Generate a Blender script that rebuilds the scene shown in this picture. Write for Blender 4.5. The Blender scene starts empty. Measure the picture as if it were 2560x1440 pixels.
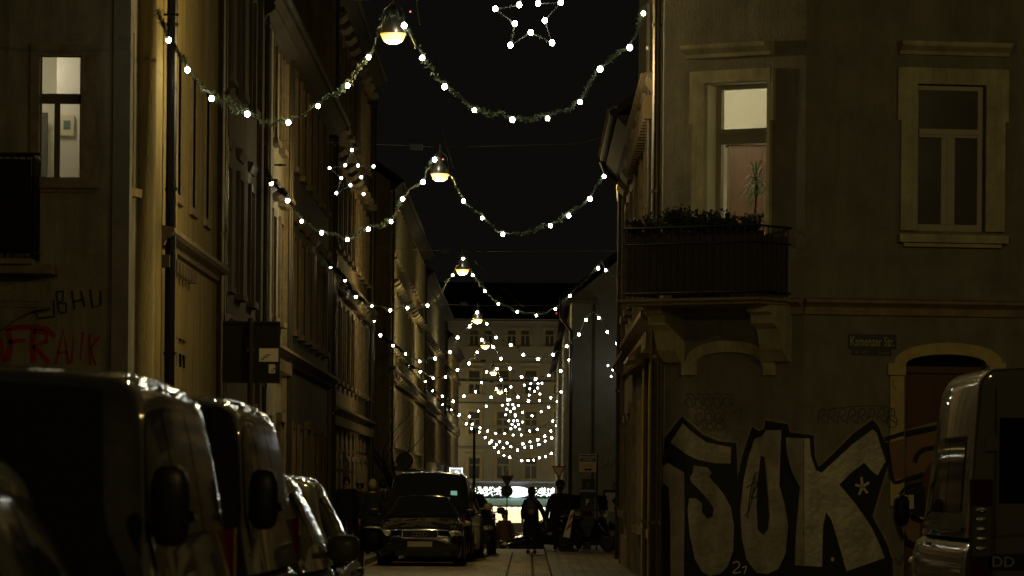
import bpy, math, random
from mathutils import Vector, Matrix, noise
from mathutils.geometry import tessellate_polygon
random.seed(7)
R = math.radians
SC = bpy.context.scene
COL = SC.collection
# ------------------------------------------------------------------ camera
F = 11500.0                      # focal length in pixels of the 2560 px wide photograph
VX, VY, HC, ROLL = 1322.0, 1230.0, 1.55, R(0.5)
cam = bpy.data.cameras.new('camera')
cam.sensor_width = 36.0
cam.lens = F/2560*36
cam.shift_x = (1280-VX)/2560
cam.shift_y = (VY-720)/2560
cam.clip_start = 0.5
cam.clip_end = 3000
cam.dof.use_dof = True
cam.dof.focus_distance = 105
cam.dof.aperture_fstop = 9.0
camo = bpy.data.objects.new('camera', cam)
camo.location = (0, 0, HC)
camo.rotation_euler = (R(90), -ROLL, 0)
COL.objects.link(camo)
SC.camera = camo
# ------------------------------------------------------------------ world, exposure
w = bpy.data.worlds.new('World'); SC.world = w; w.use_nodes = True
nt = w.node_tree; bg = nt.nodes['Background']
sky = nt.nodes.new('ShaderNodeTexSky'); sky.sky_type = 'NISHITA'; sky.sun_disc = False
sky.sun_elevation = R(-6); sky.sun_rotation = R(200); sky.air_density = 1.5; sky.dust_density = 3
mixw = nt.nodes.new('ShaderNodeMix'); mixw.data_type = 'RGBA'; mixw.inputs[0].default_value = 0.6
mixw.inputs[7].default_value = (0.05, 0.046, 0.036, 1)      # town glow on the cloud
nt.links.new(sky.outputs[0], mixw.inputs[6]); nt.links.new(mixw.outputs[2], bg.inputs[0])
bg.inputs[1].default_value = 0.12
SC.view_settings.view_transform = 'Standard'; SC.view_settings.look = 'None'
SC.view_settings.gamma = 1; SC.view_settings.exposure = 0.0
LAMP_W = 320.0     # watts of each sodium lamp
BULB_L = 58.0      # radiance of the garland bulbs
# ------------------------------------------------------------------ projection helpers
def ray(px, py):
    u, v = px-VX, VY-py
    return Vector(((u*math.cos(ROLL)-v*math.sin(ROLL))/F, 1.0, (u*math.sin(ROLL)+v*math.cos(ROLL))/F))
def at(px, py, d):
    r = ray(px, py); return Vector((r.x*d, d, HC+r.z*d))
class Fr:
    def __init__(s, o, u):
        s.o = Vector(o); s.u = Vector(u).normalized(); s.n = Vector((s.u.y, -s.u.x, 0))
    def p(s, a, n, z): return s.o+s.u*a+s.n*n+Vector((0, 0, z))
    def hit(s, px, py):
        r = ray(px, py); c = Vector((0, 0, HC)); t = (s.o-c).dot(s.n)/r.dot(s.n)
        q = c+r*t; return ((q-s.o).dot(s.u), q.z)
WF = Fr((0, 0, 0), (1, 0, 0))
def gz(y):
    P = [(-60, 0), (125, 0), (150, -.9), (200, -1.35), (350, -1.6), (3000, -1.6)]
    for (a, b), (c, d) in zip(P, P[1:]):
        if y <= c: return b+(d-b)*max(0, (y-a)/(c-a))
    return -1.6
# ------------------------------------------------------------------ mesh builder
class MB:
    def __init__(s): s.v = []; s.f = []
    def add(s, vs, fs):
        k = len(s.v); s.v += [Vector(q) for q in vs]; s.f += [tuple(i+k for i in f) for f in fs]; return s
    def box(s, fr, a0, a1, n0, n1, z0, z1):
        return s.add([fr.p(a, n, z) for z in (z0, z1) for (a, n) in ((a0, n0), (a1, n0), (a1, n1), (a0, n1))],
                     [(0, 1, 2, 3), (7, 6, 5, 4), (0, 4, 5, 1), (1, 5, 6, 2), (2, 6, 7, 3), (3, 7, 4, 0)])
    def bx(s, x0, x1, y0, y1, z0, z1): return s.box(WF, x0, x1, -y0, -y1, z0, z1)
    def flat(s, fr, pts, n):
        if len(pts) < 3: return s
        t = tessellate_polygon([[Vector((a, z, 0)) for a, z in pts]])
        return s.add([fr.p(a, n, z) for a, z in pts], [tuple(x) for x in t])
    def prism(s, fr, pts, n0, n1):
        m = len(pts); t = tessellate_polygon([[Vector((a, z, 0)) for a, z in pts]])
        return s.add([fr.p(a, n0, z) for a, z in pts]+[fr.p(a, n1, z) for a, z in pts],
                     [tuple(x) for x in t]+[tuple(i+m for i in x) for x in t]+[(i, (i+1) % m, (i+1) % m+m, i+m) for i in range(m)])
    def tube(s, pts, r, seg=6):
        pts = [Vector(p) for p in pts]; rs = r if isinstance(r, (list, tuple)) else [r]*len(pts)
        vs = []; fs = []; up = None
        for i, p in enumerate(pts):
            t = (pts[min(i+1, len(pts)-1)]-pts[max(i-1, 0)]).normalized()
            if up is None:
                up = Vector((0, 0, 1)) if abs(t.z) < .9 else Vector((1, 0, 0))
            a = t.cross(up).normalized(); b = a.cross(t).normalized(); up = b
            for k in range(seg):
                an = 2*math.pi*k/seg; vs.append(p+(a*math.cos(an)+b*math.sin(an))*rs[i])
        for i in range(len(pts)-1):
            for k in range(seg):
                fs.append((i*seg+k, i*seg+(k+1) % seg, (i+1)*seg+(k+1) % seg, (i+1)*seg+k))
        fs.append(tuple(range(seg))); fs.append(tuple(reversed(range((len(pts)-1)*seg, len(pts)*seg))))
        return s.add(vs, fs)
    def lathe(s, c, prof, seg=20, axis='z'):
        c = Vector(c); vs = []; fs = []
        for (r, h) in prof:
            for k in range(seg):
                an = 2*math.pi*k/seg; x, y = r*math.cos(an), r*math.sin(an)
                vs.append(c+(Vector((x, y, h)) if axis == 'z' else (Vector((h, x, y)) if axis == 'x' else Vector((x, h, y)))))
        for i in range(len(prof)-1):
            for k in range(seg): fs.append((i*seg+k, i*seg+(k+1) % seg, (i+1)*seg+(k+1) % seg, (i+1)*seg+k))
        fs.append(tuple(range(seg))); fs.append(tuple(range((len(prof)-1)*seg, len(prof)*seg)))
        return s.add(vs, fs)
    def ball(s, c, r, seg=12, rings=8):
        rx, ry, rz = r if isinstance(r, (tuple, list)) else (r, r, r); c = Vector(c); vs = []; fs = []
        for i in range(rings+1):
            ph = math.pi*i/rings
            for k in range(seg):
                an = 2*math.pi*k/seg
                vs.append(c+Vector((rx*math.sin(ph)*math.cos(an), ry*math.sin(ph)*math.sin(an), rz*math.cos(ph))))
        for i in range(rings):
            for k in range(seg): fs.append((i*seg+k, i*seg+(k+1) % seg, (i+1)*seg+(k+1) % seg, (i+1)*seg+k))
        return s.add(vs, fs)
    def grid(s, rows):
        n = len(rows[0]); vs = [p for r in rows for p in r]
        return s.add(vs, [(i*n+j, i*n+j+1, (i+1)*n+j+1, (i+1)*n+j) for i in range(len(rows)-1) for j in range(n-1)])
def wloc(o):
    v = Vector((0, 0, 0))
    while o: v += o.location; o = o.parent
    return v
def obj(name, mb, m, parent=None, local=False, smooth=False, label=None):
    me = bpy.data.meshes.new(name); vs = mb.v
    if parent is None:
        xs = [v.x for v in vs]; ys = [v.y for v in vs]; zs = [v.z for v in vs]
        off = Vector(((min(xs)+max(xs))/2, (min(ys)+max(ys))/2, min(zs)))
    else: off = Vector((0, 0, 0)) if local else wloc(parent)
    me.from_pydata([v-off for v in vs], [], mb.f); me.validate(); me.materials.append(m)
    if smooth: me.polygons.foreach_set('use_smooth', [True]*len(me.polygons))
    me.update()
    o = bpy.data.objects.new(name, me); COL.objects.link(o)
    if parent is None: o.location = off
    else: o.parent = parent
    if label: o['label'] = label
    return o
def tag(o, label=None, cat=None, group=None, kind=None):
    for k, v in (('label', label), ('category', cat), ('group', group), ('kind', kind)):
        if v: o[k] = v
    return o
def thing(name, label, cat, loc=(0, 0, 0), rz=0, group=None):
    o = bpy.data.objects.new(name, None); o.empty_display_size = .2; COL.objects.link(o)
    o.location = loc; o.rotation_euler = (0, 0, rz); return tag(o, label, cat, group)
# ------------------------------------------------------------------ materials
def mat(name, c, rough=.8, metal=0., var=0., scale=3., bump=0., bscale=40., em=None, es=0, c2=None, stretch=None, coat=0, spec=None, streak=0.):
    m = bpy.data.materials.new(name); m.use_nodes = True; nt = m.node_tree; b = nt.nodes['Principled BSDF']
    b.inputs['Base Color'].default_value = (*c, 1); b.inputs['Roughness'].default_value = rough; b.inputs['Metallic'].default_value = metal
    if coat: b.inputs['Coat Weight'].default_value = coat; b.inputs['Coat Roughness'].default_value = .022
    if spec is not None: b.inputs['Specular IOR Level'].default_value = spec
    if em: b.inputs['Emission Color'].default_value = (*em, 1); b.inputs['Emission Strength'].default_value = es
    if var or bump:
        tc = nt.nodes.new('ShaderNodeTexCoord'); src = tc.outputs['Object']
        if stretch:
            mp = nt.nodes.new('ShaderNodeMapping'); mp.inputs['Scale'].default_value = stretch
            nt.links.new(src, mp.inputs[0]); src = mp.outputs[0]
    if var:
        n = nt.nodes.new('ShaderNodeTexNoise'); n.inputs['Scale'].default_value = scale; n.inputs['Detail'].default_value = 6; n.inputs['Roughness'].default_value = .65
        r = nt.nodes.new('ShaderNodeValToRGB'); r.color_ramp.elements[0].position = .3; r.color_ramp.elements[1].position = .7
        c2 = c2 or tuple(x*(1-var) for x in c)
        r.color_ramp.elements[0].color = (*c2, 1); r.color_ramp.elements[1].color = (*c, 1)
        nt.links.new(src, n.inputs['Vector']); nt.links.new(n.outputs['Fac'], r.inputs[0]); nt.links.new(r.outputs[0], b.inputs['Base Color'])
        if streak:
            mp2 = nt.nodes.new('ShaderNodeMapping'); mp2.inputs['Scale'].default_value = (2.2, 2.2, .22); n3 = nt.nodes.new('ShaderNodeTexNoise'); n3.inputs['Scale'].default_value = 1.6; n3.inputs['Detail'].default_value = 9; n3.inputs['Roughness'].default_value = .7
            r3 = nt.nodes.new('ShaderNodeValToRGB'); r3.color_ramp.elements[0].position = .35; r3.color_ramp.elements[1].position = .62; r3.color_ramp.elements[0].color = (1-streak,)*3+(1,); mx = nt.nodes.new('ShaderNodeMix'); mx.data_type = 'RGBA'; mx.blend_type = 'MULTIPLY'; mx.inputs[0].default_value = 1
            nt.links.new(tc.outputs['Object'], mp2.inputs[0]); nt.links.new(mp2.outputs[0], n3.inputs['Vector']); nt.links.new(n3.outputs['Fac'], r3.inputs[0]); nt.links.new(r.outputs[0], mx.inputs[6]); nt.links.new(r3.outputs[0], mx.inputs[7]); nt.links.new(mx.outputs[2], b.inputs['Base Color'])
    if bump:
        n2 = nt.nodes.new('ShaderNodeTexNoise'); n2.inputs['Scale'].default_value = bscale; n2.inputs['Detail'].default_value = 4
        bp = nt.nodes.new('ShaderNodeBump'); bp.inputs['Strength'].default_value = bump; bp.inputs['Distance'].default_value = .02
        nt.links.new(src, n2.inputs['Vector']); nt.links.new(n2.outputs['Fac'], bp.inputs['Height']); nt.links.new(bp.outputs[0], b.inputs['Normal'])
    return m
def cobble(name, c, c2, scale, dark, stretch=(1, 1, 1)):
    m = mat(name, c, .55); nt = m.node_tree; b = nt.nodes['Principled BSDF']
    tc = nt.nodes.new('ShaderNodeTexCoord'); mp = nt.nodes.new('ShaderNodeMapping'); mp.inputs['Scale'].default_value = stretch
    br = nt.nodes.new('ShaderNodeTexBrick'); br.inputs['Scale'].default_value = scale; br.inputs['Color1'].default_value = (*c, 1); br.inputs['Color2'].default_value = (*c2, 1)
    br.inputs['Mortar'].default_value = (*dark, 1); br.inputs['Mortar Size'].default_value = .03; br.inputs['Mortar Smooth'].default_value = .3
    n = nt.nodes.new('ShaderNodeTexNoise'); n.inputs['Scale'].default_value = 2.2; n.inputs['Detail'].default_value = 8; n.inputs['Roughness'].default_value = .7; mpn = nt.nodes.new('ShaderNodeMapping'); mpn.inputs['Scale'].default_value = (1, .12, 1)
    mx = nt.nodes.new('ShaderNodeMix'); mx.data_type = 'RGBA'; mx.blend_type = 'MULTIPLY'; mx.inputs[0].default_value = .8
    rp = nt.nodes.new('ShaderNodeValToRGB'); rp.color_ramp.elements[0].color = (.3, .3, .3, 1); rp.color_ramp.elements[0].position = .4; rp.color_ramp.elements[1].position = .6
    bp = nt.nodes.new('ShaderNodeBump'); bp.inputs['Strength'].default_value = .7; bp.inputs['Distance'].default_value = .02
    L = nt.links.new
    L(tc.outputs['Object'], mp.inputs[0]); L(mp.outputs[0], br.inputs['Vector']); L(tc.outputs['Object'], mpn.inputs[0]); L(mpn.outputs[0], n.inputs['Vector']); L(n.outputs['Fac'], rp.inputs[0])
    L(br.outputs['Color'], mx.inputs[6]); L(rp.outputs[0], mx.inputs[7]); L(mx.outputs[2], b.inputs['Base Color'])
    L(br.outputs['Fac'], bp.inputs['Height']); bp.invert = True
    nb = nt.nodes.new('ShaderNodeTexNoise'); nb.inputs['Scale'].default_value = 2.5; nb.inputs['Detail'].default_value = 5; b2_ = nt.nodes.new('ShaderNodeBump'); b2_.inputs['Strength'].default_value = .8; b2_.inputs['Distance'].default_value = .12
    L(tc.outputs['Object'], nb.inputs['Vector']); L(nb.outputs['Fac'], b2_.inputs['Height']); L(bp.outputs[0], b2_.inputs['Normal']); L(b2_.outputs[0], b.inputs['Normal'])
    return m
def emat(name, c, s):
    return mat(name, (.8, .8, .8), .5, em=c, es=s)
M = dict(
 plaster=mat('plaster_warm', (.28, .265, .225), .9, var=.36, scale=2.0, bump=.4, bscale=24, streak=.25),
 plaster_l=mat('plaster_left', (.44, .40, .30), .9, var=.4, scale=1.6, bump=.5, bscale=22, streak=.45),
 plaster_y=mat('plaster_ochre', (.52, .40, .15), .9, var=.4, scale=1.1, bump=.4, bscale=30, stretch=(1, 1, .35), streak=.5),
 plaster_b=mat('plaster_brown', (.34, .25, .14), .9, var=.4, scale=1.0, bump=.3, bscale=30, streak=.5),
 plaster_g=mat('plaster_grey', (.44, .42, .32), .9, var=.3, scale=.8, bump=.3, bscale=20),
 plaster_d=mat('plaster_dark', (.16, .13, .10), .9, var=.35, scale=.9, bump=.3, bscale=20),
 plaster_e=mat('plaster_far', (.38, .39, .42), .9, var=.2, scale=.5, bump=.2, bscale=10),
 trim=mat('stone_trim', (.62, .58, .40), .8, var=.35, scale=4, bump=.25, streak=.35),
 trim_g=mat('grey_pilaster', (.30, .29, .24), .85, var=.25, scale=3, bump=.2),
 trim_d=mat('sandstone_weathered', (.34, .27, .17), .85, var=.5, scale=5, bump=.3),
 frame=mat('window_frame_paint', (.42, .40, .32), .5, var=.15, scale=8),
 frame_d=mat('window_frame_brown', (.12, .09, .06), .5, var=.15, scale=8),
 glass=mat('dark_glass', (.012, .012, .012), .06, spec=.6),
 roof=mat('roof_tiles', (.035, .022, .017), .8, var=.4, scale=6, bump=.6, bscale=25),
 metal=mat('zinc_pipe', (.16, .14, .11), .35, .8, var=.3, scale=3),
 iron=mat('black_iron', (.012, .012, .012), .4, .6, bump=.1),
 bamboo=mat('reed_mat', (.085, .06, .042), .75, var=.5, scale=12, stretch=(6, 6, .3)),
 leaf=mat('dry_leaves', (.045, .055, .02), .7, var=.6, scale=9),
 pine=mat('pine_green', (.03, .06, .014), .7, var=.5, scale=20),
 wire=mat('wire_steel', (.05, .045, .04), .6, .5),
 gutter_m=mat('dark_gutter', (.02, .016, .012), .8), eave=mat('dark_eave', (.06, .05, .035), .9),
 wet=mat('wet_chrome_trim', (.85, .83, .75), .06, 1.),
 glass_far=mat('far_window_glass', (.012, .013, .015), .3),
 bark=mat('bark', (.06, .045, .03), .9, var=.4, scale=20, bump=.5),
 cob=cobble('cobbles', (.66, .46, .22), (.42, .30, .15), 4.0, (.04, .035, .03)),
 slab=cobble('paving_slabs', (.42, .31, .17), (.30, .22, .12), 1.2, (.06, .05, .04)),
 kerb=mat('granite_kerb', (.27, .25, .2), .6, var=.4, scale=9, bump=.3),
 black=mat('spray_black', (.010, .010, .009), .7, var=.2, scale=6),
 silver=mat('spray_silver', (.66, .63, .52), .5, .45, var=.45, scale=3, bump=.5, bscale=12, streak=.3),
 halo=mat('spray_grey', (.32, .28, .2), .7, var=.3, scale=6),
 pink=mat('spray_pink', (.30, .18, .13), .8, var=.3, scale=5),
 red=mat('spray_red', (.42, .03, .015), .7, var=.3, scale=8),
 scrawl=mat('spray_faded', (.10, .09, .075), .8),
 scrawl_b=mat('spray_blue_grey', (.045, .055, .06), .8, var=.4, scale=9),
 cream=mat('cream_paint', (.62, .56, .42), .8),
 enamel=mat('sign_enamel', (.012, .016, .03), .35),
 white=mat('white_paint', (.72, .70, .62), .5),
 redp=mat('sign_red', (.45, .03, .02), .4),
 blue=mat('sign_blue', (.03, .06, .22), .4),
 yellowp=mat('sign_yellow', (.62, .48, .2), .5),
 dark=mat('dark_plastic', (.012, .011, .010), .45),
 rubber=mat('tyre_rubber', (.015, .015, .014), .8),
 rim=mat('alloy_rim', (.3, .3, .3), .3, .9),
 chrome=mat('chrome', (.6, .6, .58), .2, 1., bump=.3, bscale=60),
 hl=mat('headlamp_glass', (.6, .56, .45), .18, .3),
 tl=mat('tail_lamp_red', (.16, .006, .004), .1, coat=1),
 tlc=mat('tail_lamp_clear', (.42, .36, .26), .15, .7),
 plate=mat('number_plate', (.92, .85, .62), .4),
 wood=mat('door_wood', (.13, .055, .03), .6, var=.4, scale=3, stretch=(8, 8, .5)),
 wardrobe=mat('pine_wardrobe', (.14, .08, .045), .5, var=.3, scale=3, stretch=(6, 6, .6)),
 room=mat('room_wall', (.74, .72, .60), .9),
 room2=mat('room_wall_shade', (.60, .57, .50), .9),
 skin=mat('skin', (.42, .24, .16), .6),
 coatd=mat('dark_wool', (.012, .012, .016), .9, bump=.3, bscale=80),
 coatb=mat('brown_coat', (.10, .05, .025), .9, bump=.3, bscale=80),
 jeans=mat('dark_jeans', (.014, .016, .024), .9),
 greyc=mat('grey_cloth', (.12, .12, .10), .9, var=.3, scale=12),
 whitec=mat('white_wool', (.55, .53, .45), .95, bump=.4, bscale=90),
 hair=mat('dark_hair', (.02, .013, .008), .6),
 shop=mat('shop_fascia', (.02, .06, .045), .5),
 awn=mat('teal_awning', (.26, .42, .37), .8),
 bulb=emat('bulb_glow', (1, .98, .78), BULB_L),
 sbulb=emat('star_bulb_glow', (.92, .97, 1), 20),
 lampg=emat('sodium_bowl', (1, .56, .08), 2.3),
 shopw=emat('shop_interior', (1, .80, .42), .95),
 shopb=emat('shop_bulb', (1, .85, .45), 9),
 fairy=emat('fairy_light', (1, .97, .9), 4.0),
 signw=emat('lit_sign_white', (.92, .96, 1), 2.4),
 signd=emat('lit_sign_grey', (.8, .85, .8), .22),
 greenl=emat('dash_screen', (.2, .8, .6), .35),
 redl=emat('tiny_red_light', (1, .03, .02), .8),
)
PAINT = dict(
 silver=mat('car_paint_silver', (.14, .13, .11), .55, .3, coat=1, bump=.0),
 van=mat('car_paint_taupe', (.24, .21, .16), .5, .3, coat=1),
 grey=mat('car_paint_grey', (.022, .02, .018), .6, .2, coat=1),
 black=mat('car_paint_black', (.008, .008, .009), .13, .1, coat=1),
 beige=mat('car_paint_cream', (.45, .38, .24), .22, .1, coat=.7),
 red=mat('car_paint_darkred', (.06, .012, .01), .18, .1, coat=.8),
 dirty=mat('car_paint_dusty', (.06, .05, .035), .6, .1, coat=1, var=.6, scale=6),
)
# ------------------------------------------------------------------ ground
def strip(name, x0, x1, y0, y1, dz, m, label=None, kind='structure', thick=0, parent=None):
    ys = sorted(set([y0, y1]+[y for y in (-60, 40, 64, 94, 125, 130, 136, 143, 150, 165, 180, 200, 230, 270, 310, 350, 900) if y0 < y < y1]))
    mb = MB()
    if thick:
        rows = [[(x0, y, gz(y)-.3), (x0, y, gz(y)+dz), (x1, y, gz(y)+dz), (x1, y, gz(y)-.3)] for y in ys]
        mb.grid([[Vector(p) for p in r] for r in rows])
        for r in (rows[0], rows[-1]): mb.add(r, [(0, 1, 2, 3)])
    else: mb.grid([[Vector((x0, y, gz(y)+dz)), Vector((x1, y, gz(y)+dz))] for y in ys])
    o = obj(name, mb, m, parent); tag(o, label, kind=kind); return o
strip('ground', -140, 140, -60, 620, -.01, mat('ground_asphalt', (.07, .06, .05), .85, var=.3, scale=2, bump=.4))
strip('road', -3.35, .42, -20, 344, 0, M['cob'])
strip('pavement', -5.38, -3.5, 66.3, 344, .12, M['slab'], thick=1)
strip('pavement', .57, 1.9, 67, 94, .12, M['slab'], thick=1)
strip('pavement', .57, 12, 94.01, 200, .12, M['slab'], thick=1)
strip('pavement', -9, -3.5, 4, 44, .12, M['slab'], thick=1)
strip('kerb', -3.5, -3.35, 66.3, 344, .125, M['kerb'], thick=1)
strip('kerb', -3.5, -3.35, 4, 44, .125, M['kerb'], thick=1)
strip('kerb', .42, .57, 67, 200, .125, M['kerb'], thick=1)
# a pale gutter setts line and drain line in the road surface
mb = MB()
for (xa, xb, y0, y1) in ((.06, .12, 70, 124), (-.42, -.38, 70, 124)):
    mb.grid([[Vector((xa, y, .004)), Vector((xb, y, .004))] for y in range(y0, y1, 6)])
obj('gutter', mb, mat('gutter_dark', (.03, .025, .02), .8)).update_tag(); tag(bpy.data.objects['gutter'], kind='structure')
mb = MB()
for y in (84.5, 92.5, 99, 108, 118): mb.grid([[Vector((.58, y, .124)), Vector((1.9 if y < 94 else 4, y, .124))], [Vector((.58, y+.25, .124)), Vector((1.9 if y < 94 else 4, y+.25, .124))]])
tag(obj('pavement_seam', mb, M['kerb']), kind='structure')
# ------------------------------------------------------------------ walls and windows
def wall_holes(mb, fr, a0, a1, z0, z1, holes, t=.35):
    A = sorted(set([a0, a1]+[h[i] for h in holes for i in (0, 1)])); Z = sorted(set([z0, z1]+[h[i] for h in holes for i in (2, 3)]))
    A = [a for a in A if a0 <= a <= a1]; Z = [z for z in Z if z0 <= z <= z1]
    for i in range(len(A)-1):
        for j in range(len(Z)-1):
            ca, cz = (A[i]+A[i+1])/2, (Z[j]+Z[j+1])/2
            if any(h[0] < ca < h[1] and h[2] < cz < h[3] for h in holes): continue
            mb.add([fr.p(A[i], 0, Z[j]), fr.p(A[i+1], 0, Z[j]), fr.p(A[i+1], 0, Z[j+1]), fr.p(A[i], 0, Z[j+1])], [(0, 1, 2, 3)])
    for h in holes:
        c = [(h[0], h[2]), (h[1], h[2]), (h[1], h[3]), (h[0], h[3])]
        for k in range(4):
            (p, q), (r, s) = c[k], c[(k+1) % 4]
            mb.add([fr.p(p, 0, q), fr.p(r, 0, s), fr.p(r, -t, s), fr.p(p, -t, q)], [(0, 1, 2, 3)])
def window(par, fr, h, trim, frame, hood=.22, sill=.14, jamb=.14, rec=.16, sub=True, paned=True, proud=.06, double=True):
    a0, a1, z0, z1 = h; mb = MB()
    mb.box(fr, a0-jamb, a0, -.02, proud, z0, z1); mb.box(fr, a1, a1+jamb, -.02, proud, z0, z1)
    mb.box(fr, a0-jamb, a1+jamb, -.02, proud+.003, z1, z1+jamb)
    mb.box(fr, a0-jamb-.06, a1+jamb+.06, -.02, sill, z0-.12, z0)
    if hood:
        zt = z1+jamb+.22
        mb.prism(Fr(fr.p(a0-jamb-.12, 0, 0), fr.n), [(0, zt), (hood*.45, zt), (hood, zt+.13), (hood, zt+.18), (0, zt+.2)], 0, -(a1-a0+2*jamb+.24))
    w = obj('window', mb, trim, par)
    if not sub:
        g = MB().box(fr, a0+.01, a1-.01, -rec-.03, -rec, z0+.01, z1-.01); obj('pane', g, M['glass'], w); return w
    f = MB(); b = .07; zc = z0+(z1-z0)*.66
    f.box(fr, a0, a0+b, -rec-.05, -rec+.02, z0, z1); f.box(fr, a1-b, a1, -rec-.05, -rec+.02, z0, z1)
    f.box(fr, a0+b, a1-b, -rec-.05, -rec+.02, z0, z0+b); f.box(fr, a0+b, a1-b, -rec-.05, -rec+.02, z1-b, z1)
    f.box(fr, a0+b, a1-b, -rec-.05, -rec+.04, zc-.06, zc+.05)
    if double: f.box(fr, (a0+a1)/2-.05, (a0+a1)/2+.05, -rec-.05, -rec+.03, z0+b, zc-.06)
    obj('frame', f, frame, w)
    if paned: obj('pane', MB().box(fr, a0+b, a1-b, -rec-.04, -rec-.02, z0+b, z1-b), M['glass'], w)
    return w
def cornice(par, fr, a0, a1, z, d=.3, h=.3, dent=0, m=None, name='cornice'):
    mb = MB(); fc = Fr(fr.p(a0, 0, 0), fr.n)
    mb.prism(fc, [(0, z), (d*.3, z), (d*.45, z+h*.35), (d*.8, z+h*.55), (d, z+h*.75), (d, z+h), (0, z+h+.04)], 0, -(a1-a0))
    if dent:
        a = a0+.2
        while a < a1-.2:
            mb.box(fr, a, a+dent*.5, -.01, d*.75, z-dent*.6, z); a += dent
    return obj(name, mb, m or M['trim_d'], par)
def pipe(par, fr, a, z0, z1, n=.12, r=.055, m=None):
    mb = MB().tube([fr.p(a, n, z0), fr.p(a, n, (z0+z1)/2), fr.p(a, n, z1)], r, 10)
    z = z0+1
    while z < z1: mb.lathe(fr.p(a, n, z), [(r+.015, 0), (r+.015, .05)], 10); z += 2.4
    return obj('downpipe', mb, m or M['metal'], par, smooth=False)
def pitched(par, fr, a0, a1, H, depth=10, rise=4.5, over=.4, m=None, gutter=True):
    fe = Fr(fr.p(a0-.05, 0, 0), fr.n); L = a1-a0+.1
    mb = MB().prism(fe, [(over, H-.02), (over, H+.14), (-depth/2, H+rise), (-depth-.3, H), (-depth-.3, H-.12), (-depth/2, H+rise-.2)], 0, -L)
    obj('roof', mb, m or M['roof'], par)
    g = MB(); g.tube([fr.p(a0, over+.06, H+.02), fr.p(a1, over+.06, H+.02)], .08, 10)
    if gutter: obj('gutter', g, M['gutter_m'], par)
    e = MB().prism(fe, [(0, H-.35), (over*.5, H-.3), (over, H-.08), (over, H-.03), (0, H-.03)], 0, -L); obj('eave_cornice', e, M['eave'], par)
def facade(label, side, xf, y0, y1, H, wm, storey=3.6, sp=3.0, ww=1.05, trim=None, fm=None, hood=.22, first=1.2, sub=True, ground_mat=None, pilasters=True, depth=11, belt=(4.2,), dent=.42, pipes=(.3,), z0=None, rise=4.5, door_every=5):
    zg = gz((y0+y1)/2) if z0 is None else z0; zg -= .4 if y0 > 125 else 0
    fr = Fr((xf, y0, 0), (0, 1, 0)) if side < 0 else Fr((xf, y1, 0), (0, -1, 0)); L = y1-y0
    b = thing('house', label, 'building', (xf+side*depth/2, (y0+y1)/2, zg)); holes = []; info = []
    n = int((L-1.2)/sp)
    for k in range(n):
        a = (L-n*sp)/2+sp*k+sp/2-ww/2; zz = zg+first; lev = 0
        while zz+2.2 < H-.3:
            if lev == 0 and k % door_every == 2: h = (a-.1, a+ww+.1, zg+.15, zg+3.0); info.append((h, 1))
            else: h = (a, a+ww, zz, zz+(1.75 if lev == 0 else 2.1)); info.append((h, 0))
            holes.append(h); zz += storey if lev else storey+.25; lev += 1
    mb = MB(); wall_holes(mb, fr, 0, L, zg, H, holes)
    for a in (0, L): mb.add([fr.p(a, 0, zg), fr.p(a, -depth, zg), fr.p(a, -depth, H), fr.p(a, -depth/2, H+rise-.3), fr.p(a, 0, H)], [(0, 1, 2, 3, 4)])
    mb.add([fr.p(0, -depth, zg), fr.p(L, -depth, zg), fr.p(L, -depth, H), fr.p(0, -depth, H)], [(0, 1, 2, 3)])
    mb.add([fr.p(0, -.6, zg), fr.p(L, -.6, zg), fr.p(L, -.6, H), fr.p(0, -.6, H)], [(0, 1, 2, 3)])
    obj('wall', mb, wm, b)
    for (h, isdoor) in info:
        if isdoor:
            d = MB().box(fr, h[0]-.16, h[0], -.02, .1, h[2], h[3]).box(fr, h[1], h[1]+.16, -.02, .1, h[2], h[3]).box(fr, h[0]-.2, h[1]+.2, -.02, .13, h[3], h[3]+.2)
            dd = obj('door', d, trim or M['trim_d'], b)
            obj('door_leaf', MB().box(fr, h[0], h[1], -.25, -.2, h[2], h[3]).box(fr, h[0]+.1, (h[0]+h[1])/2-.06, -.2, -.17, h[2]+.3, h[3]-.4).box(fr, (h[0]+h[1])/2+.06, h[1]-.1, -.2, -.17, h[2]+.3, h[3]-.4), M['wood'], dd)
        else: window(b, fr, h, trim or M['trim_d'], fm or M['frame_d'], hood=hood if h[2] > zg+3 else 0, sub=sub)
    for z in belt: cornice(b, fr, 0, L, zg+z, .26, .26, dent)
    for a in pipes: pipe(b, fr, a if a >= 0 else L+a, zg+.2, H-.3)
    if pilasters:
        for a in (0.02, L-.5): obj('pilaster', MB().box(fr, a, a+.48, 0, .09, zg, H-.4), trim or M['trim_d'], b)
        pl = MB(); pl.box(fr, .5, L-.5, 0, .06, zg, zg+.7); obj('plinth', pl, M['trim_d'], b)
        gr = MB()
        for i in range(5):
            gr.box(fr, .52, L-.52, 0, .02, zg+.85+i*.62, zg+.85+i*.62+.5) if False else None
    pitched(b, fr, 0, L, H, depth, rise)
    return b, fr
def text_mesh(txt, size, off=.0, shear=0, extrude=0):
    cu = bpy.data.curves.new('t', 'FONT'); cu.body = txt; cu.size = size; cu.offset = off; cu.shear = shear; cu.align_x = 'LEFT'; cu.resolution_u = 3
    o = bpy.data.objects.new('t', cu); COL.objects.link(o); dg = bpy.context.evaluated_depsgraph_get()
    me = o.evaluated_get(dg).to_mesh(); vs = [v.co.copy() for v in me.vertices]; fs = [tuple(p.vertices) for p in me.polygons]
    COL.objects.unlink(o); bpy.data.objects.remove(o); return vs, fs
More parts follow.
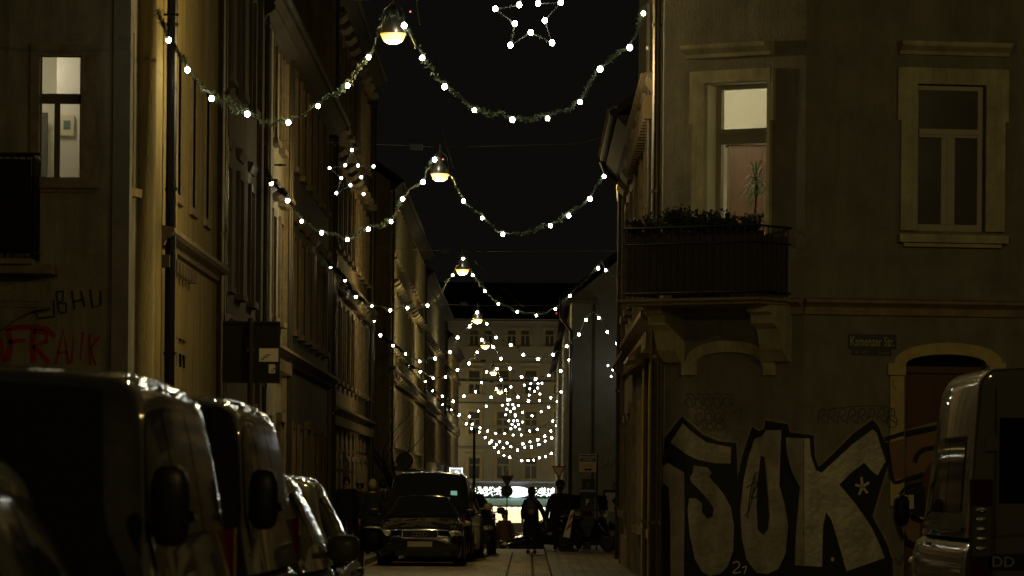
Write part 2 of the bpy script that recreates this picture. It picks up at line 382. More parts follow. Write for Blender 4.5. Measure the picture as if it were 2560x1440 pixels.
def put_text(mb, fr, txt, a0, a1, z0, z1, n, off=0, shear=0):
    vs, fs = text_mesh(txt, 1, off, shear); xs = [v.x for v in vs]; ys = [v.y for v in vs]
    sx = (a1-a0)/(max(xs)-min(xs)); sy = (z1-z0)/(max(ys)-min(ys))
    mb.add([fr.p(a0+(v.x-min(xs))*sx, n, z0+(v.y-min(ys))*sy) for v in vs], fs)
def stroke_poly(pts, w):
    out = []; back = []; n = len(pts)
    for i, (x, y) in enumerate(pts):
        ax, ay = pts[max(i-1, 0)]; bx, by = pts[min(i+1, n-1)]; dx, dy = bx-ax, by-ay; l = math.hypot(dx, dy) or 1
        ww = w[i] if isinstance(w, (list, tuple)) else w
        out.append((x-dy/l*ww/2, y+dx/l*ww/2)); back.append((x+dy/l*ww/2, y-dx/l*ww/2))
    return [(out[i], out[i+1], back[i+1], back[i]) for i in range(n-1)]
def clipx(poly, x, keep_left):
    o = []; n = len(poly); ins = (lambda p: p[0] <= x) if keep_left else (lambda p: p[0] >= x)
    for i in range(n):
        p, q = poly[i], poly[(i+1) % n]
        if ins(p): o.append(p)
        if ins(p) != ins(q):
            t = (x-p[0])/(q[0]-p[0]); o.append((x, p[1]+t*(q[1]-p[1])))
    return o
# ------------------------------------------------------------------ right corner house
rd = ray(2010, 800); RD = 65.0
FM_ = Fr((rd.x*RD, RD, 0), (math.cos(R(10)), math.sin(R(10)), 0))     # long front, recedes to the right
FC_ = Fr((rd.x*RD, RD, 0), (math.cos(R(35)), -math.sin(R(35)), 0))    # cut corner, a < 0
aL = FC_.hit(1655, 800)[0]; pL = FC_.p(aL, 0, 0)
FS_ = Fr(pL, (0, -1, 0))                                              # street side, a < 0 going away
YL = pL.y; HR = 15.5
rb = thing('corner_house', 'grey plastered corner house with balcony, lit window and silver graffiti on its ground floor', 'building', (6.5, 70, 0))
def hr(fr, x0, y0, x1, y1):
    (a, zt), (b, zb) = fr.hit((x0), (y0+y1)/2), fr.hit(x1, (y0+y1)/2); z1 = fr.hit((x0+x1)/2, y0)[1]; z0 = fr.hit((x0+x1)/2, y1)[1]
    return (a[0] if isinstance(a, tuple) else a, b, z0, z1)
wD = hr(FM_, 2290, 212, 2462, 578)       # dark window
wB = hr(FC_, 1765, 205, 1922, 590)       # lit balcony door
dA = hr(FM_, 2262, 885, 2462, 1500)      # arched doorway
mb = MB()
wall_holes(mb, FM_, 0, 9, -.1, HR, [wD, (dA[0], dA[1], 0.05, dA[3])], .3)
wall_holes(mb, FC_, aL, 0, -.1, HR, [wB], .3)
SL = 82.4-YL
sh = [(-2.6, -1.7, 1.0, 3.0), (-2.6, -1.7, 5.3, 7.2), (-6, -5.1, 1, 3), (-6, -5.1, 5.3, 7.2), (-9.4, -8.5, 1, 3), (-9.4, -8.5, 5.3, 7.2), (-13, -12.1, 1, 3), (-13, -12.1, 5.3, 7.2)]
wall_holes(mb, FS_, -SL, 0, -.1, HR, sh, .3)
B1 = FS_.p(-SL, 0, 0); B2 = FS_.p(-SL, -10, 0); M2 = FM_.p(9, 0, 0)
def deep(fr, n, px, py): return Fr(fr.p(0, n, 0), fr.u).hit(px, py)
for z in (HR,): mb.add([FM_.p(0, 0, z), FM_.p(9, 0, z), Vector((M2.x, B2.y, z)), FS_.p(-SL, 0, z), FS_.p(0, 0, z)], [(0, 1, 2, 3, 4)])
mb.add([Vector((B1.x, B1.y, -.1)), Vector((M2.x, B1.y, -.1)), Vector((M2.x, B1.y, HR)), Vector((B1.x, B1.y, HR))], [(0, 1, 2, 3)])
mb.add([Vector((M2.x, B1.y, -.1)), Vector((M2.x, M2.y, -.1)), Vector((M2.x, M2.y, HR)), Vector((M2.x, B1.y, HR))], [(0, 1, 2, 3)])
obj('wall', mb, M['plaster'], rb)
for h in sh: window(rb, FS_, h, M['trim_d'], M['frame_d'], hood=.2 if h[2] > 4 else 0)
# dark window with moulded surround
def surround(fr, h, ot, name='window', ears=True, hoodbox=None, sill=None):
    mb = MB(); a0, a1, z0, z1 = h; o0, o1, oz = ot
    mb.box(fr, o0, a0, -.02, .07, z0, z1); mb.box(fr, a1, o1, -.02, .07, z0, z1); mb.box(fr, o0, o1, -.02, .073, z1, oz)
    if ears: mb.box(fr, o0-.05, o0, -.02, .068, oz-.75, oz-.003); mb.box(fr, o1, o1+.05, -.02, .068, oz-.75, oz-.003)
    if hoodbox:
        p0, p1, q0, q1 = hoodbox; L = p1-p0
        mb.prism(Fr(fr.p(p0+.06, 0, 0), fr.n), [(0, q0), (.10, q0), (.13, q0+.05), (.25, q1-.07), (.27, q1-.05), (.27, q1), (0, q1+.02)], 0, -(L-.12))
    if sill: mb.box(fr, sill[0], sill[1], -.02, .16, sill[2], sill[3]); mb.box(fr, sill[0]+.08, sill[1]-.08, -.02, .09, sill[2]-.06, sill[2])
    return obj(name, mb, M['trim'], rb)
oD = hr(FM_, 2250, 172, 2510, 590); hD = hr(FM_, 2235, 109, 2530, 140); sD = hr(FM_, 2243, 588, 2514, 608)
wd = surround(FM_, wD, (oD[0], oD[1], oD[3]), hoodbox=(hD[0], hD[1], hD[2], hD[3]), sill=(sD[0], sD[1], sD[2], sD[3]))
wd['label'] = 'dark casement window with pale surround'
a0, a1, z0, z1 = wD; zt0 = FM_.hit(2370, 348)[1]; zt1 = FM_.hit(2370, 316)[1]
f = MB(); r_ = -.14
f.box(FM_, a0, a0+.07, r_-.06, r_, z0, z1); f.box(FM_, a1-.07, a1, r_-.06, r_, z0, z1); f.box(FM_, a0+.07, a1-.07, r_-.06, r_, z1-.07, z1); f.box(FM_, a0+.07, a1-.07, r_-.06, r_, z0, z0+.10)
f.box(FM_, a0+.07, a1-.07, r_-.06, r_+.03, zt0+.03, zt1-.03); f.box(FM_, a0+.07, a1-.07, r_-.06, r_+.06, (zt0+zt1)/2-.02, (zt0+zt1)/2+.03)
am = (a0+a1)/2; f.box(FM_, am-.10, am-.006, r_-.06, r_+.01, z0+.10, zt0+.03); f.box(FM_, am+.006, am+.10, r_-.06, r_+.01, z0+.10, zt0+.03); f.box(FM_, am-.02, am+.02, r_-.06, r_+.03, z0+.1, zt0+.03)
obj('frame', f, M['frame'], wd)
obj('pane', MB().box(FM_, a0+.07, a1-.07, r_-.05, r_-.03, z0+.1, z1-.07), mat('old_window_glass', (.075, .07, .055), .22, var=.5, scale=1.3), wd)
cu = MB()
cu.grid([[FM_.p(a0+.1+(am-a0-.2)*i/16, -.3-.02*math.sin(i*2.1), z) for i in range(17)] for z in (z0+.1, zt0)])
obj('curtain', cu, M['greyc'], wd)
# lit balcony door
oB = hr(FC_, 1736, 175, 1930, 560); hB = hr(FC_, 1716, 112, 1945, 143)
wb = surround(FC_, wB, (oB[0], oB[1], oB[3]), name='balcony_door', hoodbox=(hB[0], hB[1], hB[2], hB[3]))
a0, a1, z0, z1 = wB; zt0 = FC_.hit(1850, 356)[1]; zt1 = FC_.hit(1850, 318)[1]; gl = FC_.hit(1800, 300)[0]-.11; r_ = -.26
f = MB()
f.box(FC_, a0, a0+.02, r_-.06, r_-.001, z0, z1)
f.box(FC_, a0+.02, a0+.10, r_-.06, r_+.02, z0, z1); f.box(FC_, a1-.06, a1, r_-.06, r_, z0, z1); f.box(FC_, a0+.1, a1-.06, r_-.06, r_, z1-.08, z1); f.box(FC_, a0+.1, a1-.06, r_-.06, r_+.01, zt0, zt1); f.box(FC_, a0+.1, a1-.06, r_-.06, r_+.04, zt1-.08, zt1-.03)
obj('frame', f, M['frame'], wb)
obj('pale_reveal_panel', MB().box(FC_, a0+.001, a0+.014, -.255, -.004, z0, z1-.02).box(FC_, a0+.015, a1-.01, -.255, -.004, z1-.015, z1-.002), M['room'], wb)  # added pale panel, its colour makes the dark reveal look lit
# room behind it
def room(par, fr, a0, a1, z0, z1, n0, n1, m):
    mb = MB(); c = lambda a, n, z: fr.p(a, n, z)
    mb.add([c(a0, n1, z0), c(a1, n1, z0), c(a1, n1, z1), c(a0, n1, z1)], [(0, 1, 2, 3)])
    for a in (a0, a1): mb.add([c(a, n0, z0), c(a, n1, z0), c(a, n1, z1), c(a, n0, z1)], [(0, 1, 2, 3)])
    for z in (z0, z1): mb.add([c(a0, n0, z), c(a1, n0, z), c(a1, n1, z), c(a0, n1, z)], [(0, 1, 2, 3)])
    return obj('room', mb, m, par)
def ceiling_lamp(pos, label, P, col=(1, .86, .58)):
    t = thing('ceiling_lamp', label, 'lamp', pos)
    obj('lamp_shade', MB().lathe((0, 0, 0), [(.05, .12), (.16, .05), (.18, 0)], 16), M['white'], t, local=True)
    obj('cord', MB().tube([(0, 0, .12), (0, 0, .45)], .01), M['dark'], t, local=True)
    l = bpy.data.lights.new('room_light', 'POINT'); l.energy = P; l.color = col; l.shadow_soft_size = .12
    lo = bpy.data.objects.new('room_light', l); COL.objects.link(lo); lo.parent = t; lo.location = (0, 0, -.12)
P1, P2 = FC_.p(a0-.3, -.301, 0), FC_.p(a1+.12, -.301, 0); yb = 69.5; zf, zc_ = z0-.15, z1+.5
pl4 = [P1, Vector((max(2.15, P1.x-.25), yb, 0)), Vector((P2.x+.35, yb, 0)), P2]; mb = MB()
for p_, q_ in zip(pl4, pl4[1:]): mb.add([Vector((p_.x, p_.y, zf)), Vector((q_.x, q_.y, zf)), Vector((q_.x, q_.y, zc_)), Vector((p_.x, p_.y, zc_))], [(0, 1, 2, 3)])
for z in (zf, zc_): mb.add([Vector((p_.x, p_.y, z)) for p_ in pl4], [(0, 1, 2, 3)])
obj('room', mb, M['room'], rb)
ceiling_lamp(((P1.x+P2.x)/2, 67.6, z1+.33), 'small ceiling lamp inside the lit room behind the balcony door', 30, (1, .90, .66))
WR = Fr((0, 68.9, 0), (1, 0, 0)); wa0 = WR.hit(1822, 450)[0]; wz = WR.hit(1850, 362)[1]; we = min(wa0+1.1, P2.x+.3)
wq = thing('wardrobe', 'tall reddish wooden wardrobe inside the lit room above the balcony', 'wardrobe', WR.p(wa0+.5, 0, zf))
mb = MB().box(WR, wa0, we, -.55, 0, zf, wz).box(WR, wa0-.04, we+.02, -.55, .04, wz, wz+.07); obj('cabinet', mb, M['wardrobe'], wq)
wl_ = (we-wa0-.1)/2
for k in range(2):
    s0 = wa0+.04+k*(wl_+.02); d = MB().box(WR, s0, s0+wl_, 0, .02, z0, wz-.08).box(WR, s0+.07, s0+wl_-.07, .02, .035, z0+.12, (z0+wz)/2-.1).box(WR, s0+.07, s0+wl_-.07, .02, .035, (z0+wz)/2+.05, wz-.2)
    obj('door', d, M['wardrobe'], wq)
pc = FC_.p(deep(FC_, -.9, 1888, 500)[0], -.9, z0+.15)
pp = thing('house_plant', 'spiky house plant behind the glass of the lit balcony door', 'plant', pc)
obj('pot', MB().lathe((0, 0, 0), [(.1, 0), (.13, .22), (.12, .22)], 14), M['trim_d'], pp, local=True)
obj('stem', MB().tube([(0, 0, .2), (.02, 0, .75)], .015), M['bark'], pp, local=True)
lf = MB(); rg = random.Random(3)
for k in range(46):
    an = rg.uniform(0, 6.28); el = rg.uniform(-.5, 1.2); L = rg.uniform(.22, .4); c = Vector((.02, 0, .7+rg.uniform(-.25, .12)))
    d = Vector((math.cos(an)*math.cos(el), math.sin(an)*math.cos(el), math.sin(el))); sd = Vector((-math.sin(an), math.cos(an), 0))*.014
    m1 = c+d*L*.6; e = c+d*L+Vector((0, 0, -.12*L*3)); lf.add([c-sd, c+sd, m1+sd, m1-sd, e], [(0, 1, 2, 3), (3, 2, 4)])
obj('foliage', lf, mat('houseplant_green', (.16, .24, .12), .5), pp, local=True)
# string course and cornice bands
zc0 = FM_.hit(2300, 790)[1]; zc1 = FM_.hit(2300, 757)[1]
mb = MB()
for fr, s0, s1 in ((FM_, 0.0, 9), (FC_, aL, 0.0)):
    q = Fr(fr.p(s0, 0, 0), fr.n)
    mb.prism(q, [(0, zc0), (.05, zc0), (.05, zc0+.10), (.09, zc0+.13), (.09, zc1-.06), (.17, zc1-.02), (.17, zc1+.02), (0, zc1+.05)], 0, -(s1-s0))
obj('string_course', mb, M['trim_d'], rb)
# arched doorway
def arch_pts(x0, x1, ys, yt, xi0, xi1, yi, yb0, yb1, n=14):
    cx, rx = (x0+x1)/2, (x1-x0)/2; ci, ri = (xi0+xi1)/2, (xi1-xi0)/2
    o = [(cx-rx*math.cos(math.pi*k/n), ys-(ys-yt)*math.sin(math.pi*k/n)**.8) for k in range(n+1)]
    i = [(ci+ri*math.cos(math.pi*k/n), ys-(ys-yi)*math.sin(math.pi*k/n)**.8) for k in range(n+1)]
    return o, i
def px_prism(mb, fr, pts, n0, n1): mb.prism(fr, [fr.hit(x, y) for x, y in pts], n0, n1)
mb = MB(); o, i = arch_pts(2232, 2505, 915, 857, 2262, 2466, 886, 0, 0)
for k in range(len(o)-1):
    j = len(i)-1-k; px_prism(mb, FM_, [o[k], o[k+1], i[j-1], i[j]], -.02, .05)
px_prism(mb, FM_, [(2218, 908), (2262, 908), (2262, 938), (2218, 938)], -.02, .07); px_prism(mb, FM_, [(2224, 940), (2258, 940), (2258, 1265), (2224, 1265)], -.02, .045)
px_prism(mb, FM_, [(2470, 908), (2512, 908), (2512, 938), (2470, 938)], -.02, .07); px_prism(mb, FM_, [(2472, 940), (2506, 940), (2506, 1265), (2472, 1265)], -.02, .045)
dr = obj('door', mb, mat('doorway_stone', (.62, .52, .22), .8, var=.25, scale=4), rb, label='arched doorway with yellowish stone surround')
h = (dA[0], dA[1], .05, dA[3]); zt = FM_.hit(2360, 916)[1]
mb = MB().box(FM_, h[0], h[1], -.29, -.24, .05, zt)
mb.box(FM_, h[0], h[1], -.24, -.18, zt-.09, zt+.0)
for k in (0, 1):
    s = h[0]+.06+k*(h[1]-h[0])/2; e = s+(h[1]-h[0])/2-.12
    mb.box(FM_, s, e, -.24, -.215, .3, 1.2); mb.box(FM_, s, e, -.24, -.215, 1.35, zt-.2)
obj('door_leaf', mb, M['wood'], dr)
obj('fanlight', MB().box(FM_, h[0], h[1], -.29, -.27, zt, h[3]), M['glass'], dr)
# cover corners of arch opening with plaster spandrels
mb = MB(); pts = [(2262, 884)]+[i[len(i)-1-k] for k in range(0, 8)]+[(2364, 884)]
px_prism(mb, FM_, [(2260, 883)]+[i[len(i)-1-k] for k in range(0, 8)]+[(i[len(i)-8][0], 883)], -.12, -.002)
px_prism(mb, FM_, [(2468, 883)]+[i[k] for k in range(0, 8)]+[(i[7][0], 883)], -.12, -.002)
obj('spandrel', mb, M['plaster'], rb)
# blind arch on the cut corner, recessed niche look through a raised arch
mb = MB(); o, i = arch_pts(1716, 1932, 915, 851, 1742, 1908, 880, 0, 0)
for k in range(len(o)-1):
    j = len(i)-1-k; px_prism(mb, FC_, [o[k], o[k+1], i[j-1], i[j]], -.02, .045)
px_prism(mb, FC_, [(1708, 905), (1742, 905), (1742, 938), (1708, 938)], -.02, .05); px_prism(mb, FC_, [(1912, 905), (1940, 905), (1940, 938), (1912, 938)], -.02, .05)
obj('blind_arch', mb, M['trim'], rb)
# balcony
bal = FC_; zb1 = FC_.hit(1800, 752)[1]; zb0 = FC_.hit(1800, 768)[1]; zr = FC_.hit(1800, 592)[1]
mb = MB().box(bal, aL-.08, -.18, .0, .95, zb0, zb1).box(bal, aL-.12, -.14, .0, 1.0, zb1-.04, zb1)
obj('balcony_slab', mb, M['trim_d'], rb)
def console(mb, s0, s1):
    q = Fr(FC_.p(s0, 0, 0), FC_.n); zz = zb0
    mb.prism(q, [(0, zz), (.62, zz), (.62, zz-.10), (.52, zz-.14), (.50, zz-.26), (.36, zz-.34), (.30, zz-.5), (.26, zz-.62), (.10, zz-.78), (0, zz-.8)], 0, -(s1-s0))
for (x0, x1) in ((1925, 1980), (1668, 1712)):
    mb = MB(); console(mb, FC_.hit(x0, 800)[0], FC_.hit(x1, 800)[0]); obj('console', mb, M['trim'], rb)
rail = thing('balcony_railing', 'iron balcony railing with brown reed mat on the cut corner of the grey house', 'railing', FC_.p(-1, .5, zb1))
ra0, ra1, rn = aL-.06, -.22, .92
mb = MB()
path = [(ra0, .02), (ra0, rn), (ra1, rn), (ra1, .02)]
for zz, rr in ((zr+.09, .018), (zb1+.08, .014), (zr-.14, .012)): mb.tube([FC_.p(a, n, zz) for a, n in path], rr, 6)
k = 0; s = ra0
while s < ra1:
    mb.tube([FC_.p(s, rn, zb1), FC_.p(s, rn, zr+.09)], .009, 5); s += .12
for a in (ra0, ra1):
    n = .1
    while n < rn: mb.tube([FC_.p(a, n, zb1), FC_.p(a, n, zr+.09)], .009, 5); n += .13
obj('rail', mb, M['iron'], rail)
mb = MB(); s = ra0+.03; rg = random.Random(5)
while s < ra1-.03:
    w_ = rg.uniform(.012, .03); mb.box(FC_, s, s+w_, rn-.045-rg.random()*.012, rn-.03, zb1+.05, zr-.03+rg.uniform(-.03, .03)); s += w_+rg.choice((.003, .004, .008))
n = .05
while n < rn-.05:
    for a_ in (ra0+.03, ra1-.042): mb.box(FC_, a_, a_+.012, n, n+.022, zb1+.05, zr-.03+rg.uniform(-.03, .03))
    n += .026
obj('reed_mat', mb, M['bamboo'], rail)
def shrubby(name, label, base, rad, hgt, n, seed, cat='plant', group=None, mtl=None, lsz=.04):
    rg = random.Random(seed); t = thing(name, label, cat, base, group=group)
    tr = MB().bx(-rad, rad, -.09, .09, 0, .15); obj('flower_box', tr, M['dark'], t, local=True)
    mb = MB(); st = MB()
    for k in range(int(n/14)):
        b = Vector((rg.uniform(-rad, rad)*.9, rg.uniform(-.07, .07), .12)); e = b+Vector((rg.uniform(-.1, .1), rg.uniform(-.08, .08), hgt*rg.uniform(.35, 1.0)))
        st.tube([b, (b+e)/2+Vector((rg.uniform(-.03, .03), 0, 0)), e], .004, 4)
        for j in range(14):
            c = b+(e-b)*rg.uniform(.2, 1.05)+Vector((rg.gauss(0, .03), rg.gauss(0, .03), rg.gauss(0, .02)))
            u = Vector((rg.uniform(-1, 1), rg.uniform(-1, 1), rg.uniform(-1, 1))).normalized()*lsz*rg.uniform(.4, 1); v = u.orthogonal().normalized()*u.length*.6
            mb.add([c-u, c+v, c+u, c-v], [(0, 1, 2, 3)])
    obj('stem', st, M['bark'], t, local=True); obj('foliage', mb, mtl or M['leaf'], t, local=True); return t
for k, (s, h_, lab) in enumerate(((ra0+.25, .28, 'low leafy planter at the left end of the balcony railing'), (ra0+.85, .38, 'rounded bushy balcony plant below the left jamb of the lit door'), (ra0+1.35, .34, 'tall wispy dry stems in a box in front of the lit door'), (ra0+1.9, .25, 'leafy balcony plant at the right end of the railing'))):
    t = shrubby('planter', lab, FC_.p(s, rn-.18, zr-.12), .27, h_, 700, 30+k); t.rotation_euler = (0, 0, -R(35))
t = thing('rose_tree', 'round topped small shrub rising above the balcony railing', 'plant', FC_.p(FC_.hit(1755, 560)[0], .7, zr-.1))
mb = MB(); rg = random.Random(77)
for k in range(420):
    v = Vector((rg.gauss(0, 1), rg.gauss(0, 1), rg.gauss(0, 1))).normalized()*rg.uniform(.3, 1)**.5*.13; c = v+Vector((0, 0, .33))
    u = Vector((rg.uniform(-1, 1), rg.uniform(-1, 1), rg.uniform(-1, 1))).normalized()*.022; q = u.orthogonal()
    mb.add([c-u, c+q, c+u, c-q], [(0, 1, 2, 3)])
obj('crown', mb, M['leaf'], t, local=True); obj('trunk', MB().tube([(0, 0, 0), (.01, 0, .3)], .008), M['bark'], t, local=True)
# street sign plates
sp_ = hr(FM_, 2120, 836, 2240, 872); s2 = hr(FM_, 2129, 874, 2228, 888)
sg = thing('street_sign', 'dark enamel street name plates reading Kamenzer Str. on the grey house front', 'sign', FM_.p((sp_[0]+sp_[1])/2, .02, s2[2]))
p1 = obj('name_plate', MB().box(FM_, sp_[0], sp_[1], .0, .02, sp_[2], sp_[3]), M['enamel'], sg); p2 = obj('number_plate', MB().box(FM_, s2[0], s2[1], .0, .018, s2[2], s2[3]), M['enamel'], sg)
mb = MB(); put_text(mb, FM_, 'Kamenzer Str.', sp_[0]+.03, sp_[1]-.03, sp_[2]+.035, sp_[3]-.03, .024, .012); obj('lettering', mb, M['trim'], p1)
mb = MB(); put_text(mb, FM_, '41 45   -   Ende', s2[0]+.04, s2[1]-.03, s2[2]+.018, s2[3]-.018, .022, .005); obj('lettering', mb, M['trim_g'], p2)
# graffiti
CS = 1.9462
def cc(p): return (1500+p[0]/CS, 700+p[1]/CS)
GL = dict(halo=(MB(), .004), black=(MB(), .008), silver=(MB(), .012), pink=(MB(), .012), black2=(MB(), .016), cream=(MB(), .02), scrawl=(MB(), .003), scrawl2=(MB(), .019))
def gpoly(layer, pts, conv=True):
    mb, n = GL[layer]; P = [cc(p) for p in pts] if conv else list(pts)
    for left, fr in ((True, FC_), (False, FM_)):
        q = clipx(P, 2010, left); q2 = []
        for p in q:
            if not q2 or math.hypot(p[0]-q2[-1][0], p[1]-q2[-1][1]) > .05: q2.append(p)
        if len(q2) < 3: continue
        if left: mb.flat(fr, [fr.hit(x, y) for x, y in q2], n); continue
        for lo, hi, dn in ((2010, 2222, 0), (2222, 2260, .046), (2260, 2465, -.168)):
            q3 = [p for p in clipx(clipx(q2, hi, True), lo, False)]
            if len(q3) >= 3 and max(p[0] for p in q3)-min(p[0] for p in q3) > .05:
                f3 = Fr(fr.p(0, n+dn, 0), fr.u); mb.flat(f3, [f3.hit(x, y) for x, y in q3], 0)
def gstroke(layer, pts, w, smooth=True, conv=True):
    if smooth and len(pts) > 2:
        out = []
        for i in range(len(pts)-1):
            p0, p1, p2, p3 = pts[max(i-1, 0)], pts[i], pts[i+1], pts[min(i+2, len(pts)-1)]
            for k in range(6):
                t = k/6; out.append(tuple(.5*((2*p1[j])+(-p0[j]+p2[j])*t+(2*p0[j]-5*p1[j]+4*p2[j]-p3[j])*t*t+(-p0[j]+3*p1[j]-3*p2[j]+p3[j])*t**3) for j in (0, 1)))
        out.append(pts[-1]); pts = out
    for q in stroke_poly(pts, w): gpoly(layer, q, conv)
sil = [(306, 900), (316, 770), (400, 662), (430, 690), (500, 752), (580, 785), (664, 792), (670, 975), (692, 860), (742, 712), (772, 735), (800, 725), (805, 683), (915, 702), (925, 742), (1040, 756), (1045, 860), (1064, 910), (1130, 850), (1230, 750), (1325, 680), (1350, 702), (1392, 800), (1404, 890), (1370, 1000), (1325, 1150), (1390, 1270), (1422, 1360), (1425, 1530)]
gpoly('black', sil+[(306, 1530)])
gstroke('halo', sil[:-1], 24, smooth=False); gstroke('halo', [(1392, 775), (1500, 736), (1640, 698)], 20)
gpoly('silver', [(405, 697), (440, 732), (520, 790), (640, 814), (638, 893), (560, 892), (480, 875), (425, 850), (345, 790)])
gpoly('silver', [(458, 902), (525, 912), (546, 940), (532, 958), (570, 1000), (610, 1050), (640, 1110), (655, 1200), (650, 1320), (625, 1390), (590, 1430), (535, 1440), (500, 1420), (465, 1360), (440, 1250), (428, 1120), (436, 1062), (470, 1062), (500, 1088), (498, 1130), (525, 1162), (550, 1150), (556, 1110), (520, 1060), (480, 1015), (448, 985), (440, 960), (455, 935)])
gpoly('silver', [(306, 912), (330, 888), (412, 938), (414, 1100), (410, 1530), (345, 1530), (344, 1150), (336, 1010), (306, 985)])
gpoly('silver', [(812, 730), (885, 730), (880, 860), (875, 1000), (900, 1090), (918, 1200), (905, 1330), (872, 1405), (820, 1430), (765, 1425), (715, 1360), (692, 1250), (685, 1120), (700, 980), (725, 860), (755, 772), (790, 760)])
gpoly('black2', [(785, 857), (803, 862), (812, 950), (820, 1060), (826, 1150), (820, 1210), (797, 1242), (770, 1212), (764, 1100), (770, 980)])
gpoly('silver', [(905, 767), (1020, 770), (1025, 850), (1050, 925), (1078, 938), (1130, 890), (1225, 802), (1325, 727), (1345, 742), (1390, 882), (1350, 950), (1322, 930), (1286, 888), (1225, 935), (1165, 995), (1240, 1085), (1320, 1200), (1362, 1290), (1385, 1352), (1200, 1418), (1160, 1280), (1125, 1165), (1100, 1130), (1086, 1190), (1080, 1395), (950, 1388), (955, 1230), (975, 1010), (935, 930), (915, 860)])
for k in range(5):
    an = R(90+72*k+8); gstroke('cream', [(1277, 1005), (1277+36*math.cos(an), 1005-46*math.sin(an))], 13, False)
gpoly('cream', [(1125, 1352), (1133, 1348), (1141, 1356), (1138, 1368), (1128, 1370), (1122, 1362)])
gpoly('pink', [(1408, 790), (1500, 765), (1640, 730), (1630, 850), (1575, 942), (1430, 972), (1412, 880)])
gstroke('black2', [(1385, 775), (1500, 742), (1660, 712)], 20); gstroke('black2', [(1396, 790), (1410, 880), (1430, 980), (1500, 965), (1575, 942)], 17)
gstroke('black2', [(1530, 890), (1545, 850), (1580, 825), (1640, 815)], 24); gstroke('black2', [(1570, 990), (1490, 1010), (1448, 1080), (1452, 1190), (1490, 1270), (1550, 1300)], 16)
gpoly('pink', [(1560, 995), (1500, 1020), (1462, 1085), (1468, 1190), (1500, 1262), (1555, 1290)])
gpoly('black2', [(1500, 1000), (1540, 985), (1580, 1010), (1585, 1150), (1560, 1185), (1515, 1170), (1490, 1110), (1488, 1040)]); gpoly('cream', [(1498, 1046), (1527, 1044), (1527, 1112), (1500, 1116)])
gstroke('scrawl2', [(720, 1160), (735, 1040), (755, 950), (770, 935)], 5); gstroke('scrawl2', [(715, 1010), (770, 985), (740, 1060), (790, 1040)], 5); gstroke('scrawl2', [(760, 950), (735, 1100), (705, 1150)], 4)
gstroke('cream', [(650, 1378), (672, 1370), (682, 1390), (650, 1425), (690, 1420)], 6); gstroke('cream', [(695, 1400), (715, 1395), (705, 1430)], 6)
rg = random.Random(11)
for row, (x0, x1, y, h) in enumerate(((420, 620, 585, 50), (470, 600, 660, 55), (430, 570, 705, 35))):
    x = x0
    while x < x1:
        gstroke('scrawl', [(x+rg.uniform(-8, 8), y-h*.6), (x+35, y-h*.5+rg.uniform(-8, 8)), (x+38, y+h*.4), (x+6, y+h*.6), (x-4, y), (x+20, y-h*.2), (x+30, y+h*.5)], 5); x += 46
x = 1060
while x < 1400:
    gstroke('scrawl', [(x, 700), (x+8, 640), (x+30, 625), (x+38, 655), (x+12, 668), (x+44, 695)], 6); x += 48
gstroke('scrawl', [(1060, 640), (1200, 618), (1380, 615), (1420, 640), (1400, 670)], 5); gstroke('scrawl', [(1395, 680), (1420, 660), (1445, 680), (1435, 715), (1405, 710), (1395, 685)], 5)
gstroke('scrawl', [(640, 650), (690, 620), (680, 690), (720, 660)], 4); gstroke('scrawl', [(1430, 480), (1425, 510), (1440, 535)], 4)
gstroke('scrawl', [(1440, 1345), (1460, 1380), (1475, 1340), (1490, 1390), (1510, 1350)], 5)
gb = None
for nm, ky, mm in (('graffiti', 'black', 'black'), ('outline', 'halo', 'halo'), ('silver_fill', 'silver', 'silver'), ('pink_fill', 'pink', 'pink'), ('inner_line', 'black2', 'black'), ('star_mark', 'cream', 'cream'), ('scribble', 'scrawl2', 'black')):
    o = obj(nm, GL[ky][0], M[mm], gb or rb)
    if gb is None: gb = o; o['label'] = 'large silver block letters outlined in black'
obj('scrawl', GL['scrawl'][0], M['scrawl'], rb, label='faded dark scribbled tags above the silver letters')
# plinth ledge line, downpipes at the cut corner
zp = FM_.hit(2200, 1414)[1]
pipe(rb, FS_, -.25, .1, HR-.3, .10, .06); pipe(rb, FS_, -3.7, .1, 9, .12, .05); pipe(rb, FC_, aL+.02, .1, zb0-.1, .06, .05)
mb = MB()                                                          # little roofed oriel and cornice blocks on the street side
cornice(rb, FS_, -SL, -.4, 3.9, .3, .3, .4); cornice(rb, FS_, -SL, -3.2, 7.6, .26, .3, .6, M['plaster_b'])
oy = MB().prism(Fr(FS_.p(-6.2, 0, 0), FS_.n), [(0, 4.0), (.42, 3.62), (.42, 3.56), (0, 3.6)], 0, -3.0); obj('canopy', oy, M['metal'], rb)
for s in (-.55, -.85, -1.5, -2.9, -3.3, -4.6, -7.1): obj('pilaster', MB().box(FS_, s-.16, s, 0, .10, 0, 3.55), M['plaster_y'], rb)
for s in (-.6, -1.45, -2.75, -3.05): obj('window_jamb', MB().box(FS_, s-.12, s, 0, .09, 4.3, 9), M['trim'], rb)
# lower neighbour with tiled eave
b2, f2 = facade('low brown house with tiled eave and gutter behind the corner house', 1, 1.93, 82.45, 94, 8.35, M['plaster_b'], sp=3.4, dent=0, pipes=(.25,), depth=9, rise=3.6, belt=(3.9,))
e = MB()
for k in range(26): e.tube([f2.p(.2+k*.44, .1, 8.62), f2.p(.2+k*.44, .56, 8.40)], .05, 6)
obj('eave_tile', e, M['trim_d'], b2)
mb = MB().tube([f2.p(.2, .5, 8.3), f2.p(.2, .42, 8.1), f2.p(.2, .15, 7.85), f2.p(.2, .12, 7.5)], .06, 8); obj('swan_neck_pipe', mb, M['metal'], b2)
